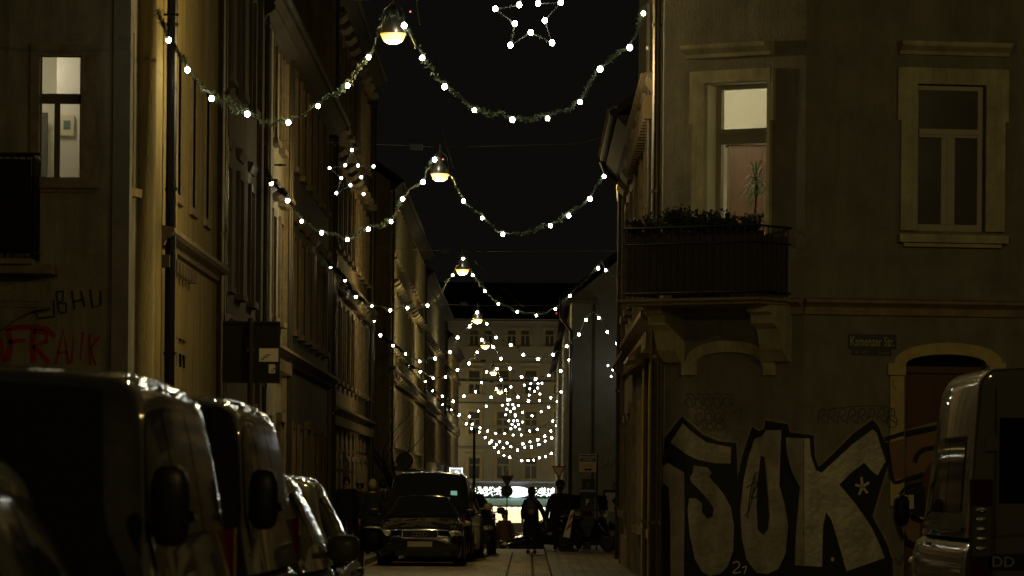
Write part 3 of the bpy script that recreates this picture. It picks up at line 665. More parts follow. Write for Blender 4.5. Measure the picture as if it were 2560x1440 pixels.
# ------------------------------------------------------------------ far gable house on the right
g3 = thing('gable_house', 'plain windowless gable wall of the far grey house on the right', 'building', (7, 260, -1.2))
xg = at(1428, 1000, 208).x; zE = at(1440, 745, 208).z
mb = MB()
ge = [(xg, -1.4), (xg+12, -1.4), (xg+12, zE), (xg+5, zE+4.2), (xg, zE)]
mb.prism(WF, ge, -208, -340); obj('wall', mb, M['plaster_g'], g3)
mb = MB().prism(WF, [(xg-.4, zE-.1), (xg+5, zE+4.35), (xg+12.4, zE-.1), (xg+12.4, zE+.1), (xg+5, zE+4.65), (xg-.4, zE+.12)], -207.7, -340.3); obj('roof', mb, M['roof'], g3)
obj('eave_cornice', MB().bx(xg-.35, xg+1.1, 207.75, 208.0, zE-.25, zE-.05), M['trim_d'], g3)
obj('downpipe', MB().tube([(xg-.5, 207.9, zE), (xg-.5, 207.9, zE-.9), (xg-.03, 207.85, zE-1.5), (xg-.03, 207.85, -1)], .08, 8), M['metal'], g3)
mb = MB()
GF = Fr((0, 208, 0), (1, 0, 0))
def fstroke(mb, fr, pts, w, n=.01):
    for q in stroke_poly(pts, w): mb.flat(fr, [fr.hit(x, y) for x, y in q], n)
fstroke(mb, GF, [(1512, 1148), (1503, 1151), (1504, 1158), (1512, 1162), (1510, 1170), (1501, 1169)], 1.6)
fstroke(mb, GF, [(1516, 1170), (1521, 1150), (1526, 1170)], 1.6); fstroke(mb, GF, [(1530, 1168), (1532, 1150), (1537, 1160), (1541, 1149), (1545, 1165)], 1.6)
fstroke(mb, GF, [(1532, 1220), (1543, 1190), (1550, 1196)], 1.6); fstroke(mb, GF, [(1532, 1214), (1550, 1210)], 1.6); fstroke(mb, GF, [(1531, 1200), (1534, 1222), (1548, 1226)], 1.6)
obj('graffiti', mb, M['scrawl_b'], g3, label='thin scrawled tag on the gable wall')
for (a, b) in ((1482, 700), ): obj('wall_joint', MB().bx(at(1484, 900, 208).x-.06, at(1484, 900, 208).x+.06, 207.93, 208.0, -1, zE), M['plaster_d'], g3)
# poster on the gable
pt = at(1471, 1215, 207.6); mb = MB().bx(pt.x-.29, pt.x+.29, 207.9, 207.95, pt.z-.32, pt.z+.32); po = thing('poster', 'small square pale poster with dark centre on the gable wall', 'poster', (pt.x, 207.9, pt.z-.32))
obj('paper', mb, M['greyc'], po); mb = MB()
mb.bx(pt.x-.17, pt.x+.17, 207.88, 207.9, pt.z-.14, pt.z+.2); obj('picture', mb, M['scrawl'], po); obj('letter', (lambda q: (put_text(q, Fr((0, 207.86, 0), (1, 0, 0)), 'P', pt.x-.06, pt.x+.07, pt.z-.05, pt.z+.13, 0, .01), q)[1])(MB()), M['trim_g'], po)
# ------------------------------------------------------------------ end house with shop
ED = 350.0; EF = Fr((0, ED, 0), (1, 0, 0))
eb = thing('shop_house', 'pale four storey house closing the street with a lit shop on its ground floor', 'building', (0, ED+5, -1.6))
holes = []; cols = [(1171, 1201), (1241, 1273), (1311, 1343), (1383, 1414), (1100, 1131)]
rows = [(1144, 1198), (1028, 1086), (925, 985)]
for x0, x1 in cols:
    for y0, y1 in rows: holes.append(hr(EF, x0, y0, x1, y1))
for x0, x1 in ((1267, 1291), (1301, 1325), (1362, 1386), (1396, 1420), (1173, 1197), (1208, 1232)): holes.append(hr(EF, x0, 824, x1, 866))
shopz1 = EF.hit(1300, 1260)[1]; shopz0 = -1.5; shx = (EF.hit(1195, 1270)[0], EF.hit(1415, 1270)[0])
eH = EF.hit(1300, 803)[1]
mb = MB(); wall_holes(mb, EF, -12, 10, -1.7, eH, holes+[(shx[0], shx[1], shopz0, shopz1)], .4)
mb.bx(-12, 10, ED+9, ED+9.3, -1.4, eH); mb.bx(-12, -11.7, ED+.5, ED+9, -1.4, eH); mb.bx(9.7, 10, ED+.5, ED+9, -1.4, eH); mb.bx(-11.7, 9.7, ED+.6, ED+.7, shopz1+.4, eH)
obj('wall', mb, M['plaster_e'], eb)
G0 = M['glass']; M['glass'] = M['glass_far']
for h in holes: window(eb, EF, h, M['trim'], M['frame'], hood=0 if h[3]-h[2] < 1.5 else .12, jamb=.16)
M['glass'] = G0
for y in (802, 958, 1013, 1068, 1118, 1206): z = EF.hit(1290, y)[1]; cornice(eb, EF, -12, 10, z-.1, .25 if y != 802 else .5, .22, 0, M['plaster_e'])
zr_ = EF.hit(1300, 700)[1]
obj('roof', MB().prism(Fr((-12.2, ED, 0), (0, -1, 0)), [(.5, eH), (-4.5, zr_), (-9.7, eH)], 0, -22.4), M['roof'], eb)
# shop
fz0, fz1 = EF.hit(1300, 1243)[1], EF.hit(1300, 1217)[1]
sh_ = obj('shop_front', MB().bx(shx[0]-1.6, shx[1]+1.6, ED-.25, ED-.02, fz0, fz1), M['shop'], eb)
ez = (fz0+fz1)/2; ex0 = EF.hit(1254, 1230)[0]; ex1 = EF.hit(1326, 1230)[0]
mb = MB().prism(EF, [((ex0+ex1)/2+(ex1-ex0)/2*math.cos(k/24*6.283), ez+(fz1-fz0)*.52*math.sin(k/24*6.283)) for k in range(24)], .26, .4); obj('oval_sign', mb, M['signw'], sh_)
mb = MB().prism(EF, [((ex0+.42)+.36*math.cos(k/20*6.283), ez+.33*math.sin(k/20*6.283)) for k in range(20)], .41, .43); obj('emblem', mb, M['signd'], sh_)
aw = MB().prism(Fr((shx[0]-.1, ED, 0), (0, -1, 0)), [(.05, fz0), (1.0, shopz1-.1), (1.0, shopz1-.25), (.95, shopz1-.2), (.05, fz0-.12)], 0, -(shx[1]-shx[0]+.2)); obj('awning', aw, M['awn'], sh_)
rmx = MB().bx(shx[0], shx[1], ED+2.5, ED+2.6, shopz0, shopz1).bx(shx[0], shx[1], ED+.4, ED+2.5, shopz1-.0, shopz1+.05); obj('shop_interior', rmx, M['shopw'], sh_)
mu = MB(); n = 6
for k in range(n+1): x = shx[0]+(shx[1]-shx[0])*k/n; mu.bx(x-.05, x+.05, ED+.05, ED+.15, shopz0, shopz1)
mu.bx(shx[0], shx[1], ED+.04, ED+.16, shopz0, shopz0+.7); obj('shop_window_frame', mu, M['frame_d'], sh_)
for k in range(13):
    x = shx[0]+.25+(shx[1]-shx[0]-.5)*k/12; obj('shop_lamp', MB().ball((x, ED-.05, shopz1-.28), .13 if k % 3 else .17, 10, 6), M['shopb'], sh_)
mb = MB(); rg = random.Random(8)
for (xa, xb, n) in ((1156, 1190, 24), (1194, 1252, 110), (1328, 1424, 170)):
    for k in range(n):
        x = EF.hit(rg.uniform(xa, xb), 1230)[0]; z = rg.uniform(fz0+.1, fz1-.05); mb.ball((x, ED-.32, z), .028+.02*rg.random(), 6, 4)
tag(obj('fairy_lights', mb, M['fairy']), 'dense white fairy lights scattered over the shop fascia at the end of the street', 'fairy lights', kind='stuff')
# ------------------------------------------------------------------ left corner house
lb = thing('corner_house', 'pale corner house on the left with lit window, dark balcony and red graffiti', 'building', (-9, 72, 0))
LD = 64.5; LF = Fr((0, LD, 0), (1, 0, 0)); xl = LF.hit(285, 500)[0]; XF = -5.4
p0 = Vector((xl, LD, 0)); p1 = Vector((XF-.02, 66.6, 0)); LC = Fr(p0, p1-p0); lc = (p1-p0).length
LS = Fr((XF, 66.6, 0), (0, 1, 0)); LSL = 79-66.6
wl = hr(LF, 97, 136, 203, 446); HL = 15.5
mb = MB(); wall_holes(mb, LF, -14, xl, -.1, HL, [wl], .3)
cw = (lc*.18, lc*.36, 0.9, 3.0); cw2 = (lc*.18, lc*.36, 5.8, 8.0)
wall_holes(mb, LC, 0, lc, -.1, HL, [cw, cw2], .3)
lw = []
for k in range(3):
    a = 2.9+k*3.1
    for (z0, z1) in ((1.0, 3.0), (6.0, 8.1), (9.9, 12.0)): lw.append((a, a+1.05, z0, z1))
wall_holes(mb, LS, 0, LSL, -.1, HL, lw, .3)
mb.bx(-14, XF, 79-.3, 78.99, -.1, HL); mb.bx(-14, -13.8, LD+.02, 78.6, -.1, HL); mb.bx(-13.9, XF-1, LD+3.5, 78.6, HL-.1, HL)
obj('wall', mb, M['plaster_l'], lb)
st = MB().box(LS, 0, LSL, .001, .012, .0, 12); 
# ochre street side skin drawn as its own wall slab pieces between windows
zs = [0, 1.0, 3.0, 6.0, 8.1, 9.9, 12.0, HL]; sk = MB(); wall_holes(sk, Fr(LS.p(0, .015, 0), LS.u), .6, LSL-.01, 0.02, HL-.2, lw, .02); obj('street_wall', sk, M['plaster_y'], lb)
for h in lw: window(lb, LS, h, M['trim_d'], M['frame_d'], hood=0, sill=.07, jamb=.1, proud=.04)
for h in (cw, cw2): window(lb, LC, h, M['plaster_y'], M['frame_d'], hood=0, jamb=.08, proud=.05)
cornice(lb, LS, .2, LSL, 5.1, .22, .25, 0, M['trim_d']); cornice(lb, LS, .2, LSL, 12.6, .5, .5, .6)
for k in range(9):
    for j in (0, 1):
        a = .15+(k*.62+j*.3 if k else -.3+j*.2); obj('console_block', MB().box(LS, a+.5, a+.76, .0, .14, 4.78+j*.42, 4.96+j*.42), M['plaster_d'], lb)
for a in (1.4, 2.3, 2.9, 3.9, 4.6): obj('vent_slot', MB().prism(LS, [(a, 3.62), (a+.3, 3.62), (a+.15, 3.42)], .02, .05).box(LS, a-.04, a+.34, .015, .05, 3.82, 3.86), M['black'], lb)
obj('pilaster', MB().box(LF, xl-.02, xl+.22, -.4, .06, 0, HL-.5), M['trim_g'], lb)
mb = MB().lathe(LC.p(lc*.62, .05, 0), [(.16, 0), (.16, HL-.6)], 20); obj('corner_column', mb, M['plaster_y'], lb, smooth=True)
mb = MB().box(LC, lc*.8, lc*.99, 0, .08, 0, HL-.6); obj('pilaster', mb, M['plaster_y'], lb)
for s in (.7, 1.4, 2.2, 6.0): pass
pipe(lb, LS, .55, .1, HL-.3, .14, .075, M['iron']); pipe(lb, LS, 12.1, .1, HL-.3, .12, .06)
for s in (1.1, 1.75, 2.5): obj('pilaster', MB().box(LS, s, s+.22, .0, .07, 0, 12.4), M['plaster_y'], lb)
# lit window on the left
mb = MB(); a0, a1, z0, z1 = wl
oL = hr(LF, 82, 120, 232, 470); zs0 = LF.hit(150, 470)[1]
mb.box(LF, a0-.12, a0, -.02, .03, z0, z1); mb.box(LF, a1, a1+.2, -.02, .03, z0, z1); mb.box(LF, a0-.12, a1+.2, -.02, .033, z1, z1+.14); mb.box(LF, a0-.2, a1+.25, -.02, .12, z0-.14, z0)
mb.box(LF, a0-.15, a1+.2, -.02, .05, z0-.2, z0-.14)
ww_ = obj('window', mb, M['trim_d'], lb, label='lit window with white interior')
zt = LF.hit(150, 244)[1]; f = MB(); r_ = -.2
f.box(LF, a0, a1, r_-.05, r_, z1-.02, z1); f.box(LF, a0, a1, r_-.05, r_+.02, zt-.07, zt+.07); f.box(LF, a0+.0, a1, r_-.05, r_, z0, z0+.03); am = LF.hit(139, 350)[0]; f.box(LF, am-.04, am+.04, r_-.05, r_+.01, z0, zt-.07); f.box(LF, a1-.02, a1, r_-.05, r_, z0, z1); f.box(LF, a0, a0+.02, r_-.05, r_, z0, z1)
obj('frame', f, M['frame_d'], ww_)
room(lb, LF, a0-1.2, a1+.5, z0-.6, z1+.4, -.301, -3.0, M['room'])
obj('room_partition', MB().box(LF, deep(LF, -2.0, 142, 190)[0], a1+.4, -2.2, -2.0, z0-.5, z1+.35), M['room2'], lb)
obj('room_reveal', MB().box(LF, a1-.05, a1-.02, -.6, -.3, z0, z1), M['room'], lb)
ceiling_lamp(LF.p(a0-.3, -1.4, z1+.1), 'small ceiling lamp inside the lit room of the left corner house', 18, (1, .9, .66))
pr = deep(LF, -1.99, 168, 312); pf = thing('picture', 'small framed landscape picture on the white wall inside the left lit window', 'picture', LF.p(pr[0], -1.99, pr[1]-.15))
obj('frame', MB().box(LF, pr[0]-.13, pr[0]+.1, -1.99, -1.96, pr[1]-.16, pr[1]+.14), mat('picture_mount', (.55, .50, .34), .6), pf)
obj('canvas', MB().box(LF, pr[0]-.05, pr[0]+.05, -1.96, -1.955, pr[1]-.07, pr[1]+.06), mat('landscape_print', (.16, .24, .22), .6, var=.5, scale=25), pf)
q_ = deep(LF, -2.6, 104, 300)[0]; q2_ = deep(LF, -2.6, 118, 300)[0]; obj('inner_door', MB().box(LF, q_, q2_, -2.7, -2.6, z0-.5, zt), M['greyc'], lb)
# dark balcony at far left
bz0, bz1 = LF.hit(60, 655)[1], LF.hit(60, 400)[1]; bx1 = LF.hit(100, 500)[0]
bl = thing('balcony_railing', 'dark iron balcony railing at the far left of the left corner house', 'railing', LF.p(bx1-1, .6, bz0))
mb = MB(); s = bx1-2.4
mb.tube([LF.p(s, .9, bz1), LF.p(bx1, .9, bz1), LF.p(bx1, .0, bz1)], .025); mb.tube([LF.p(s, .9, bz0+.1), LF.p(bx1, .9, bz0+.1), LF.p(bx1, .0, bz0+.1)], .02)
while s < bx1: mb.tube([LF.p(s, .9, bz0), LF.p(s, .9, bz1)], .012, 5); s += .1
n = .1
while n < .9: mb.tube([LF.p(bx1, n, bz0), LF.p(bx1, n, bz1)], .012, 5); n += .1
obj('rail', mb, M['iron'], bl); obj('privacy_cloth', MB().box(LF, bx1-2.4, bx1-.04, .84, .86, bz0+.08, bz1-.05), M['coatd'], bl)
obj('handrail_cap', MB().box(LF, bx1-2.4, bx1+.1, .86, .95, bz1-.0, bz1+.035), M['iron'], bl)
bs0 = LF.hit(60, 690)[1]; bs1 = LF.hit(60, 668)[1]
obj('balcony_slab', MB().box(LF, bx1-2.6, LF.hit(146, 680)[0], 0, .9, bs0, bs1).box(LF, bx1-2.6, bx1-.0, 0, 1.0, bs1, bz0), M['trim_d'], lb)
obj('balcony_corbel', MB().box(LF, bx1-2.6, LF.hit(128, 750)[0], 0, .3, LF.hit(60, 770)[1], bs0).box(LF, bx1-2.6, LF.hit(112, 750)[0], .3, .33, LF.hit(60, 755)[1], bs0-.08), M['plaster_l'], lb)
mb = MB(); n = 12; o = []
for k in range(n+1): t = k/n; o.append((LF.hit(0-60+200*t, 1000)[0], LF.hit(0, 912-150*math.sin(t*1.57)**1)[1]))
pl_ = [(bx1-2.6, LF.hit(0, 770)[1]), (LF.hit(128, 750)[0], LF.hit(0, 770)[1]), (LF.hit(128, 770)[0], LF.hit(0, 772)[1]), (LF.hit(95, 770)[0], LF.hit(0, 775)[1]), (LF.hit(50, 780)[0], LF.hit(0, 795)[1]), (LF.hit(0, 800)[0], LF.hit(0, 830)[1]), (bx1-2.6, LF.hit(0, 850)[1])]
mb.prism(LF, pl_, .0, .28); obj('arch_soffit', mb, M['plaster_l'], lb)
# left graffiti
mb = MB()
def L2(c): return (c[0]*.3516, 450+c[1]*.3516)
def ls(mb, pts, w, n=.006): fstroke(mb, LF, [L2(p) for p in pts], w*.3516, n)
for P in ([(260, 950), (270, 985), (385, 970), (380, 850)], [(400, 800), (420, 940)], [(395, 800), (450, 790), (445, 860), (410, 870), (470, 880), (470, 940), (420, 945)], [(510, 790), (530, 920)], [(520, 870), (590, 850)], [(575, 790), (600, 900)], [(640, 780), (660, 910), (715, 890), (715, 790)]): ls(mb, P, 17)
obj('graffiti', mb, M['scrawl_b'], lb, label='dark blue scrawled letters')
mb = MB()
for P, w_ in (([(0, 1050), (100, 1050), (250, 1045), (340, 1060), (390, 1120)], 38), ([(60, 1060), (75, 1180), (50, 1290)], 40), ([(60, 1150), (180, 1140)], 30), ([(240, 1060), (230, 1180), (240, 1300)], 40), ([(240, 1070), (330, 1090), (330, 1150), (240, 1180), (350, 1300)], 36), ([(395, 1310), (450, 1070), (490, 1310)], 26), ([(410, 1230), (480, 1220)], 16), ([(510, 1300), (520, 1100), (570, 1290), (590, 1080)], 22), ([(635, 1090), (640, 1320)], 20), ([(705, 1110), (645, 1200), (680, 1320)], 18), ([(0, 1120), (30, 1300)], 30)): ls(mb, P, w_)
obj('graffiti', mb, M['red'], lb, label='large red sprayed letters')
# ------------------------------------------------------------------ rest of the left row
LY = [('pale narrow house with gutter eave where the second garland is hooked', 91.02, 101, 11.4, 'plaster_l'),
      ('long brown house with sandstone cornice behind the parked black van', 124.02, 155, 15.4, 'plaster_b'),
      ('yellow lit house whose bare side wall stands free beyond the gap', 176, 232, 13.4, 'plaster_y'),
      ('dark narrow fronted house left of the tall lamp pole', 232.02, 292, 12.6, 'plaster_g'),
      ('farthest house of the left row beside the lit white sign', 292.02, 344, 11.5, 'plaster_y')]
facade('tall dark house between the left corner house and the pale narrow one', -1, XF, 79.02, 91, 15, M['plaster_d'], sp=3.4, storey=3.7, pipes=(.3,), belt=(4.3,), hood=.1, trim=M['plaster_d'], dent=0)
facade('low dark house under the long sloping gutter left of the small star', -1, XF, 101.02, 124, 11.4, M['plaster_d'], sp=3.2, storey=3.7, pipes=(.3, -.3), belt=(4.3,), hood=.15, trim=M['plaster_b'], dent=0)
for k, (lab, y0, y1, H, m) in enumerate(LY):
    b, fr = facade(lab, -1, XF, y0, y1, H, M[m], sp=2.9+.25*k, sub=k < 3, storey=3.7, pipes=(.35, -.4) if k < 4 else (.3,), belt=(4.1, 7.8) if k != 0 else (4.3,), hood=.3, trim=M['trim_d'] if k != 2 else M['trim'], rise=4.2)
    if k == 0: cornice(b, fr, 0, y1-y0, H-.55, .3, .3, 0, M['eave']); obj('pilaster', MB().box(fr, 1.4, 2.1, 0, .16, 4.5, H-.6), M['trim'], b, label='pale pilaster')
    if k == 1:
        for i in range(6):
            for j in range(9): obj('rusticated_stone', MB().box(fr, .6+j*3.15, 1.7+j*3.15, 0, .05, .3+i*.62, .3+i*.62+.52), M['trim_d'], b)
        for q in (28.5, 29.3, 30.2): pipe(b, fr, q, 0, H-.5, .14, .06)
    if k == 2:
        mb = MB(); gf = Fr((0, 176, 0), (1, 0, 0))
        for P in ([(935, 1125), (950, 1105), (965, 1120), (950, 1150), (938, 1140)], [(930, 1180), (945, 1165), (962, 1185), (955, 1205)], [(940, 1080), (955, 1070), (966, 1085)]): fstroke(mb, gf, P, 1.4)
        obj('graffiti', mb, M['scrawl'], b, label='faint scrawl on the side wall')
mb = MB().bx(-12, -9, 155, 176, -1, 3); tag(obj('yard_wall', mb, M['plaster_d']), 'low dark yard wall in the gap of the left row', 'wall')
# ------------------------------------------------------------------ street lamps
def dlamp(px, py): return 6.7/ray(px, py).z
lamps = [(983, 91, 'nearest'), (1100, 441, ''), (1156, 680, ''), (1194, 804, ''), (1213, 869, ''), (1233, 936, ''), (1250, 984, '')]
LAMPLAB = ['large hanging street lamp at the top of the picture, the nearest in the row', 'second nearest hanging street lamp, level with the smaller star on its left', 'third hanging street lamp of the row, with a bulb right above it', 'fourth hanging street lamp counted from the top, above three more', 'fifth hanging street lamp, close beneath the fourth one', 'second lowest hanging street lamp in front of the end house', 'lowest and farthest hanging street lamp before the end house']
def lamp_proto():
    t = thing('street_lamp', 'x', 'street lamp')
    obj('lamp_housing', MB().lathe((0, 0, 0), [(.182, .0), (.186, .03), (.17, .12), (.10, .24), (.07, .33), (.045, .42)], 24), M['metal'], t, local=True, smooth=True)
    obj('lamp_bowl', MB().lathe((0, 0, 0), [(.176, -.004), (.17, -.04), (.14, -.10), (.07, -.135), (.01, -.14)], 24), M['lampg'], t, local=True, smooth=True)
    obj('halo_ring', MB().lathe((0, 0, 0), [(.190, -.012), (.192, .012), (.178, .014)], 24), emat('amber_halo_glow', (1, .50, .05), 1.0), t, local=True, smooth=True)  # added glowing ring, imitates the amber halo round the bowl
    obj('hanger', MB().tube([(0, 0, .42), (0, 0, .62)], .02).tube([(-.2, 0, .03), (-.14, 0, .36), (0, 0, .5)], .008).tube([(.2, 0, .03), (.14, 0, .36), (0, 0, .5)], .008), M['metal'], t, local=True)
    pl = bpy.data.lights.new('sodium_light', 'POINT'); pl.energy = LAMP_W; pl.color = (1, .73, .25); pl.shadow_soft_size = .06
    po = bpy.data.objects.new('sodium_light', pl); COL.objects.link(po); po.parent = t; po.location = (0, 0, -.22)
    obj('junction_box', MB().bx(-.62, -.36, -.05, .05, .5, .62), M['dark'], t, local=True)
    return t
lp = lamp_proto(); LD_ = []
def copytree(o, parent=None):
    c = o.copy(); COL.objects.link(c); c.parent = parent
    for ch in o.children: copytree(ch, c)
    return c
for i, (px, py, _) in enumerate(lamps):
    d = dlamp(px, py); LD_.append(d); t = lp if i == 0 else copytree(lp); t.scale = (1+.035*i,)*3
    t.location = at(px, py-5, d); tag(t, LAMPLAB[i], 'street lamp', 'street lamps hanging over the road')
for loc, lab in (((3.2, 9, 8.6), 'added unseen street lamp near the camera, high above the parked vans'), ((-.4, 42.5, 8.3), 'hanging street lamp over the middle of the crossing, above the picture'), ((9.0, 51, 8.3), 'hanging street lamp over the side street to the right, outside the picture'), ((7.5, 344, 7.0), 'added fill lamp hanging at the far junction, hidden by the gable house'), ((-9.0, 346.5, 7.0), 'added fill lamp hanging at the far junction, hidden by the left row')):  # unseen lamps added to light the house fronts, van rear and end house
    t = copytree(lp); t.location = loc; tag(t, lab, 'street lamp', 'street lamps hanging over the road')
# ------------------------------------------------------------------ garlands and stars
bulb_me = None
def bulbmesh(name, m):
    mb = MB().ball((0, 0, 0), 1.0, 10, 7); me = bpy.data.meshes.new(name); me.from_pydata([v for v in mb.v], [], mb.f); me.materials.append(m)
    me.polygons.foreach_set('use_smooth', [True]*len(me.polygons)); return me
BM = bulbmesh('light_bulb', M['bulb']); SM = bulbmesh('light_bulb', M['sbulb'])
def add_bulb(par, p, r, me):
    o = bpy.data.objects.new('light_bulb', me); COL.objects.link(o); o.parent = par; o.location = p-par.location; o.scale = (r, r, r*1.12)
G = [
 [(395, 40, 0), (423, 99), (470, 174), (530, 245), (619, 284), (660, 312, 0), (722, 305), (796, 264), (870, 213), (922, 142), (948, 84, 0), (962, 47, 0), (1000, 46, 0), (1011, 63), (1056, 144), (1112, 216), (1186, 274), (1281, 298), (1369, 295), (1450, 254), (1500, 172), (1574, 118), (1608, 33), (1636, -40, 0)],
 [(668, 426, 0), (679, 457), (720, 500), (755, 552), (805, 581), (869, 598), (921, 572), (978, 553), (1007, 496), (1058, 454), (1066, 432, 0), (1087, 398), (1124, 436, 0), (1159, 502), (1206, 544), (1257, 585), (1315, 584, 0), (1376, 563), (1422, 538), (1475, 496), (1510, 440), (1550, 392, 0)],
 [(818, 655, 0), (827, 667), (863, 700), (890, 741), (930, 764), (976, 775), (1019, 769), (1069, 763), (1100, 733, 0), (1132, 687), (1140, 672, 0), (1158, 646), (1174, 672, 0), (1182, 687), (1212, 727), (1246, 759), (1293, 779), (1341, 788), (1388, 772), (1425, 739), (1460, 705, 0), (1495, 670), (1504, 656, 0), (1514, 675), (1550, 707), (1572, 730, 0)],
 [(925, 780, 0), (936, 801), (951, 837), (983, 863), (1014, 884), (1049, 903), (1088, 895), (1125, 879), (1144, 843), (1174, 815), (1181, 801, 0), (1193, 781), (1207, 800, 0), (1217, 809), (1240, 843), (1277, 862), (1308, 886), (1345, 897), (1383, 886), (1417, 865), (1447, 836), (1465, 799), (1481, 783, 0), (1497, 794), (1518, 829), (1541, 858), (1562, 872, 0)],
 [(1008, 900, 0), (1021, 913), (1051, 928), (1083, 945), (1114, 942), (1144, 925), (1173, 908), (1193, 880), (1205, 849), (1233, 867), (1252, 896), (1275, 921), (1304, 942), (1339, 946), (1372, 938), (1402, 927), (1423, 899), (1442, 870), (1455, 852, 0), (1469, 862), (1488, 891), (1509, 919), (1541, 935), (1562, 945, 0)],
 [(1052, 940, 0), (1063, 953), (1081, 976), (1106, 990), (1133, 1003), (1160, 990), (1189, 979), (1204, 956), (1217, 929), (1242, 921), (1253, 949), (1277, 967), (1295, 992), (1321, 1002), (1349, 1001), (1377, 994), (1403, 979), (1420, 961), (1436, 932), (1446, 920, 0), (1456, 928), (1470, 954), (1492, 971), (1514, 986), (1537, 998), (1560, 990, 0)],
 [(1094, 998, 0), (1106, 1010), (1128, 1023), (1149, 1036), (1174, 1041), (1196, 1027), (1216, 1015), (1228, 993), (1241, 972), (1264, 975), (1269, 999), (1285, 1021), (1306, 1031), (1330, 1039), (1353, 1029), (1372, 1018), (1393, 1003), (1409, 984), (1424, 968, 0)],
 [(1138, 1030, 0), (1147, 1039), (1166, 1059), (1181, 1060), (1200, 1069), (1219, 1077), (1239, 1083), (1262, 1083), (1283, 1087), (1303, 1087), (1324, 1077), (1343, 1073), (1382, 1052), (1395, 1034), (1414, 1023), (1426, 1008, 0)],
 [(1168, 1062, 0), (1179, 1071), (1198, 1080), (1213, 1093), (1229, 1102), (1249, 1104), (1268, 1107), (1307, 1109), (1325, 1104), (1344, 1099), (1362, 1090), (1377, 1077), (1391, 1064), (1409, 1055), (1424, 1040, 0)],
 [(1210, 1098, 0), (1224, 1107), (1241, 1111), (1258, 1119), (1277, 1116), (1294, 1125), (1312, 1118), (1329, 1117), (1347, 1111), (1363, 1103), (1379, 1094), (1392, 1082), (1404, 1069), (1421, 1060), (1427, 1052, 0)],
 [(1222, 1108, 0), (1236, 1118), (1246, 1130), (1260, 1138), (1274, 1143), (1304, 1151), (1320, 1151), (1334, 1150), (1348, 1144), (1364, 1141), (1378, 1133), (1390, 1124), (1405, 1116), (1416, 1103), (1426, 1092, 0)]]
GLAB = ['pine garland with round bulbs draped over the topmost street lamp, the largest of all', 'bulb garland hung from the second street lamp, next to the small star', 'bulb garland over the third street lamp with a second peak at the right',
        'bulb garland hung from the fourth street lamp', 'bulb garland hung from the fifth street lamp', 'bulb garland hung from the second lowest street lamp', 'short peaked bulb garland over the lowest street lamp',
        'uppermost of the shallow garlands without a lamp, below the lowest star', 'second of the shallow garlands without a lamp, counted downwards', 'third shallow garland without a lamp, just above the lowest one', 'lowest garland of all, hanging above the first floor windows of the end house']
GD = [LD_[0]-.3, LD_[1]-.3, LD_[2]-.3, LD_[3]-.3, LD_[4]-.3, LD_[5]-.3, LD_[6]-.3, 318, 324, 330, 337]
def catmull(P, sub):
    out = []
    for i in range(len(P)-1):
        p0, p1, p2, p3 = P[max(i-1, 0)], P[i], P[i+1], P[min(i+2, len(P)-1)]
        for k in range(sub):
            t = k/sub; out.append(.5*((2*p1)+(p2-p0)*t+(2*p0-5*p1+4*p2-p3)*t*t+(3*p1-p0-3*p2+p3)*t**3))
    return out+[P[-1]]
def needles(mb, path, rad, per_m, ln, rg):
    for a, b in zip(path, path[1:]):
        L = (b-a).length; cl = rad*(.35+1.1*abs(noise.noise(a*2.3)))
        for k in range(max(1, int(L*per_m))):
            c = a+(b-a)*rg.random(); v = Vector((rg.gauss(0, 1), rg.gauss(0, 1), rg.gauss(0, 1))).normalized()
            s = c+v*cl*rg.uniform(0, .7); e = c+v*cl*rg.uniform(.7, 1.3)+(b-a).normalized()*rg.uniform(-.02, .02); sd = v.orthogonal().normalized()*ln
            mb.add([s-sd, s+sd, e+sd*.5, e-sd*.5], [(0, 1, 2, 3)])
rg = random.Random(21)
for i, (g, d) in enumerate(zip(G, GD)):
    def dd(p):                                  # the left ends run to hooks on the facade line
        a_ = ray(p[0], p[1]).x; return min(d, 4.98/-a_) if a_ < 0 else d
    P = [at(p[0], p[1], dd(p)+.05*math.sin(k*1.7)) for k, p in enumerate(g)]
    t = thing('light_garland', GLAB[i], 'garland', P[0], group='lit garlands strung across the street')
    px = 8.0 if i == 0 else (6.2 if i == 1 else max(2.7, 4.9-.38*i)); r = px*.78*d/F; dip = .1*min(1, 1)  # far bulbs drawn larger, their glare put into the size
    path = catmull([p+Vector((0, 0, .03)) for p in P], 6)
    for k in range(len(path)): path[k] = path[k]+Vector((0, .0, .025*math.sin(k*1.9)+.02*math.sin(k*.77)))
    mb = MB().tube(path, .012 if i < 3 else .02, 5); obj('cable', mb, M['dark'], t)
    mb = MB(); needles(mb, path, .075, (330, 240, 130, 90, 70, 50, 40, 36, 36, 36, 36)[i], .004*(1+i*.6), rg)
    o = obj('pine_twigs', mb, M['pine'], t)
    for p, q in zip(g, P):
        if len(p) == 2: add_bulb(t, q+Vector((0, -.10, -.015)), r*rg.uniform(.78, 1.12)*(q.y/d), BM)
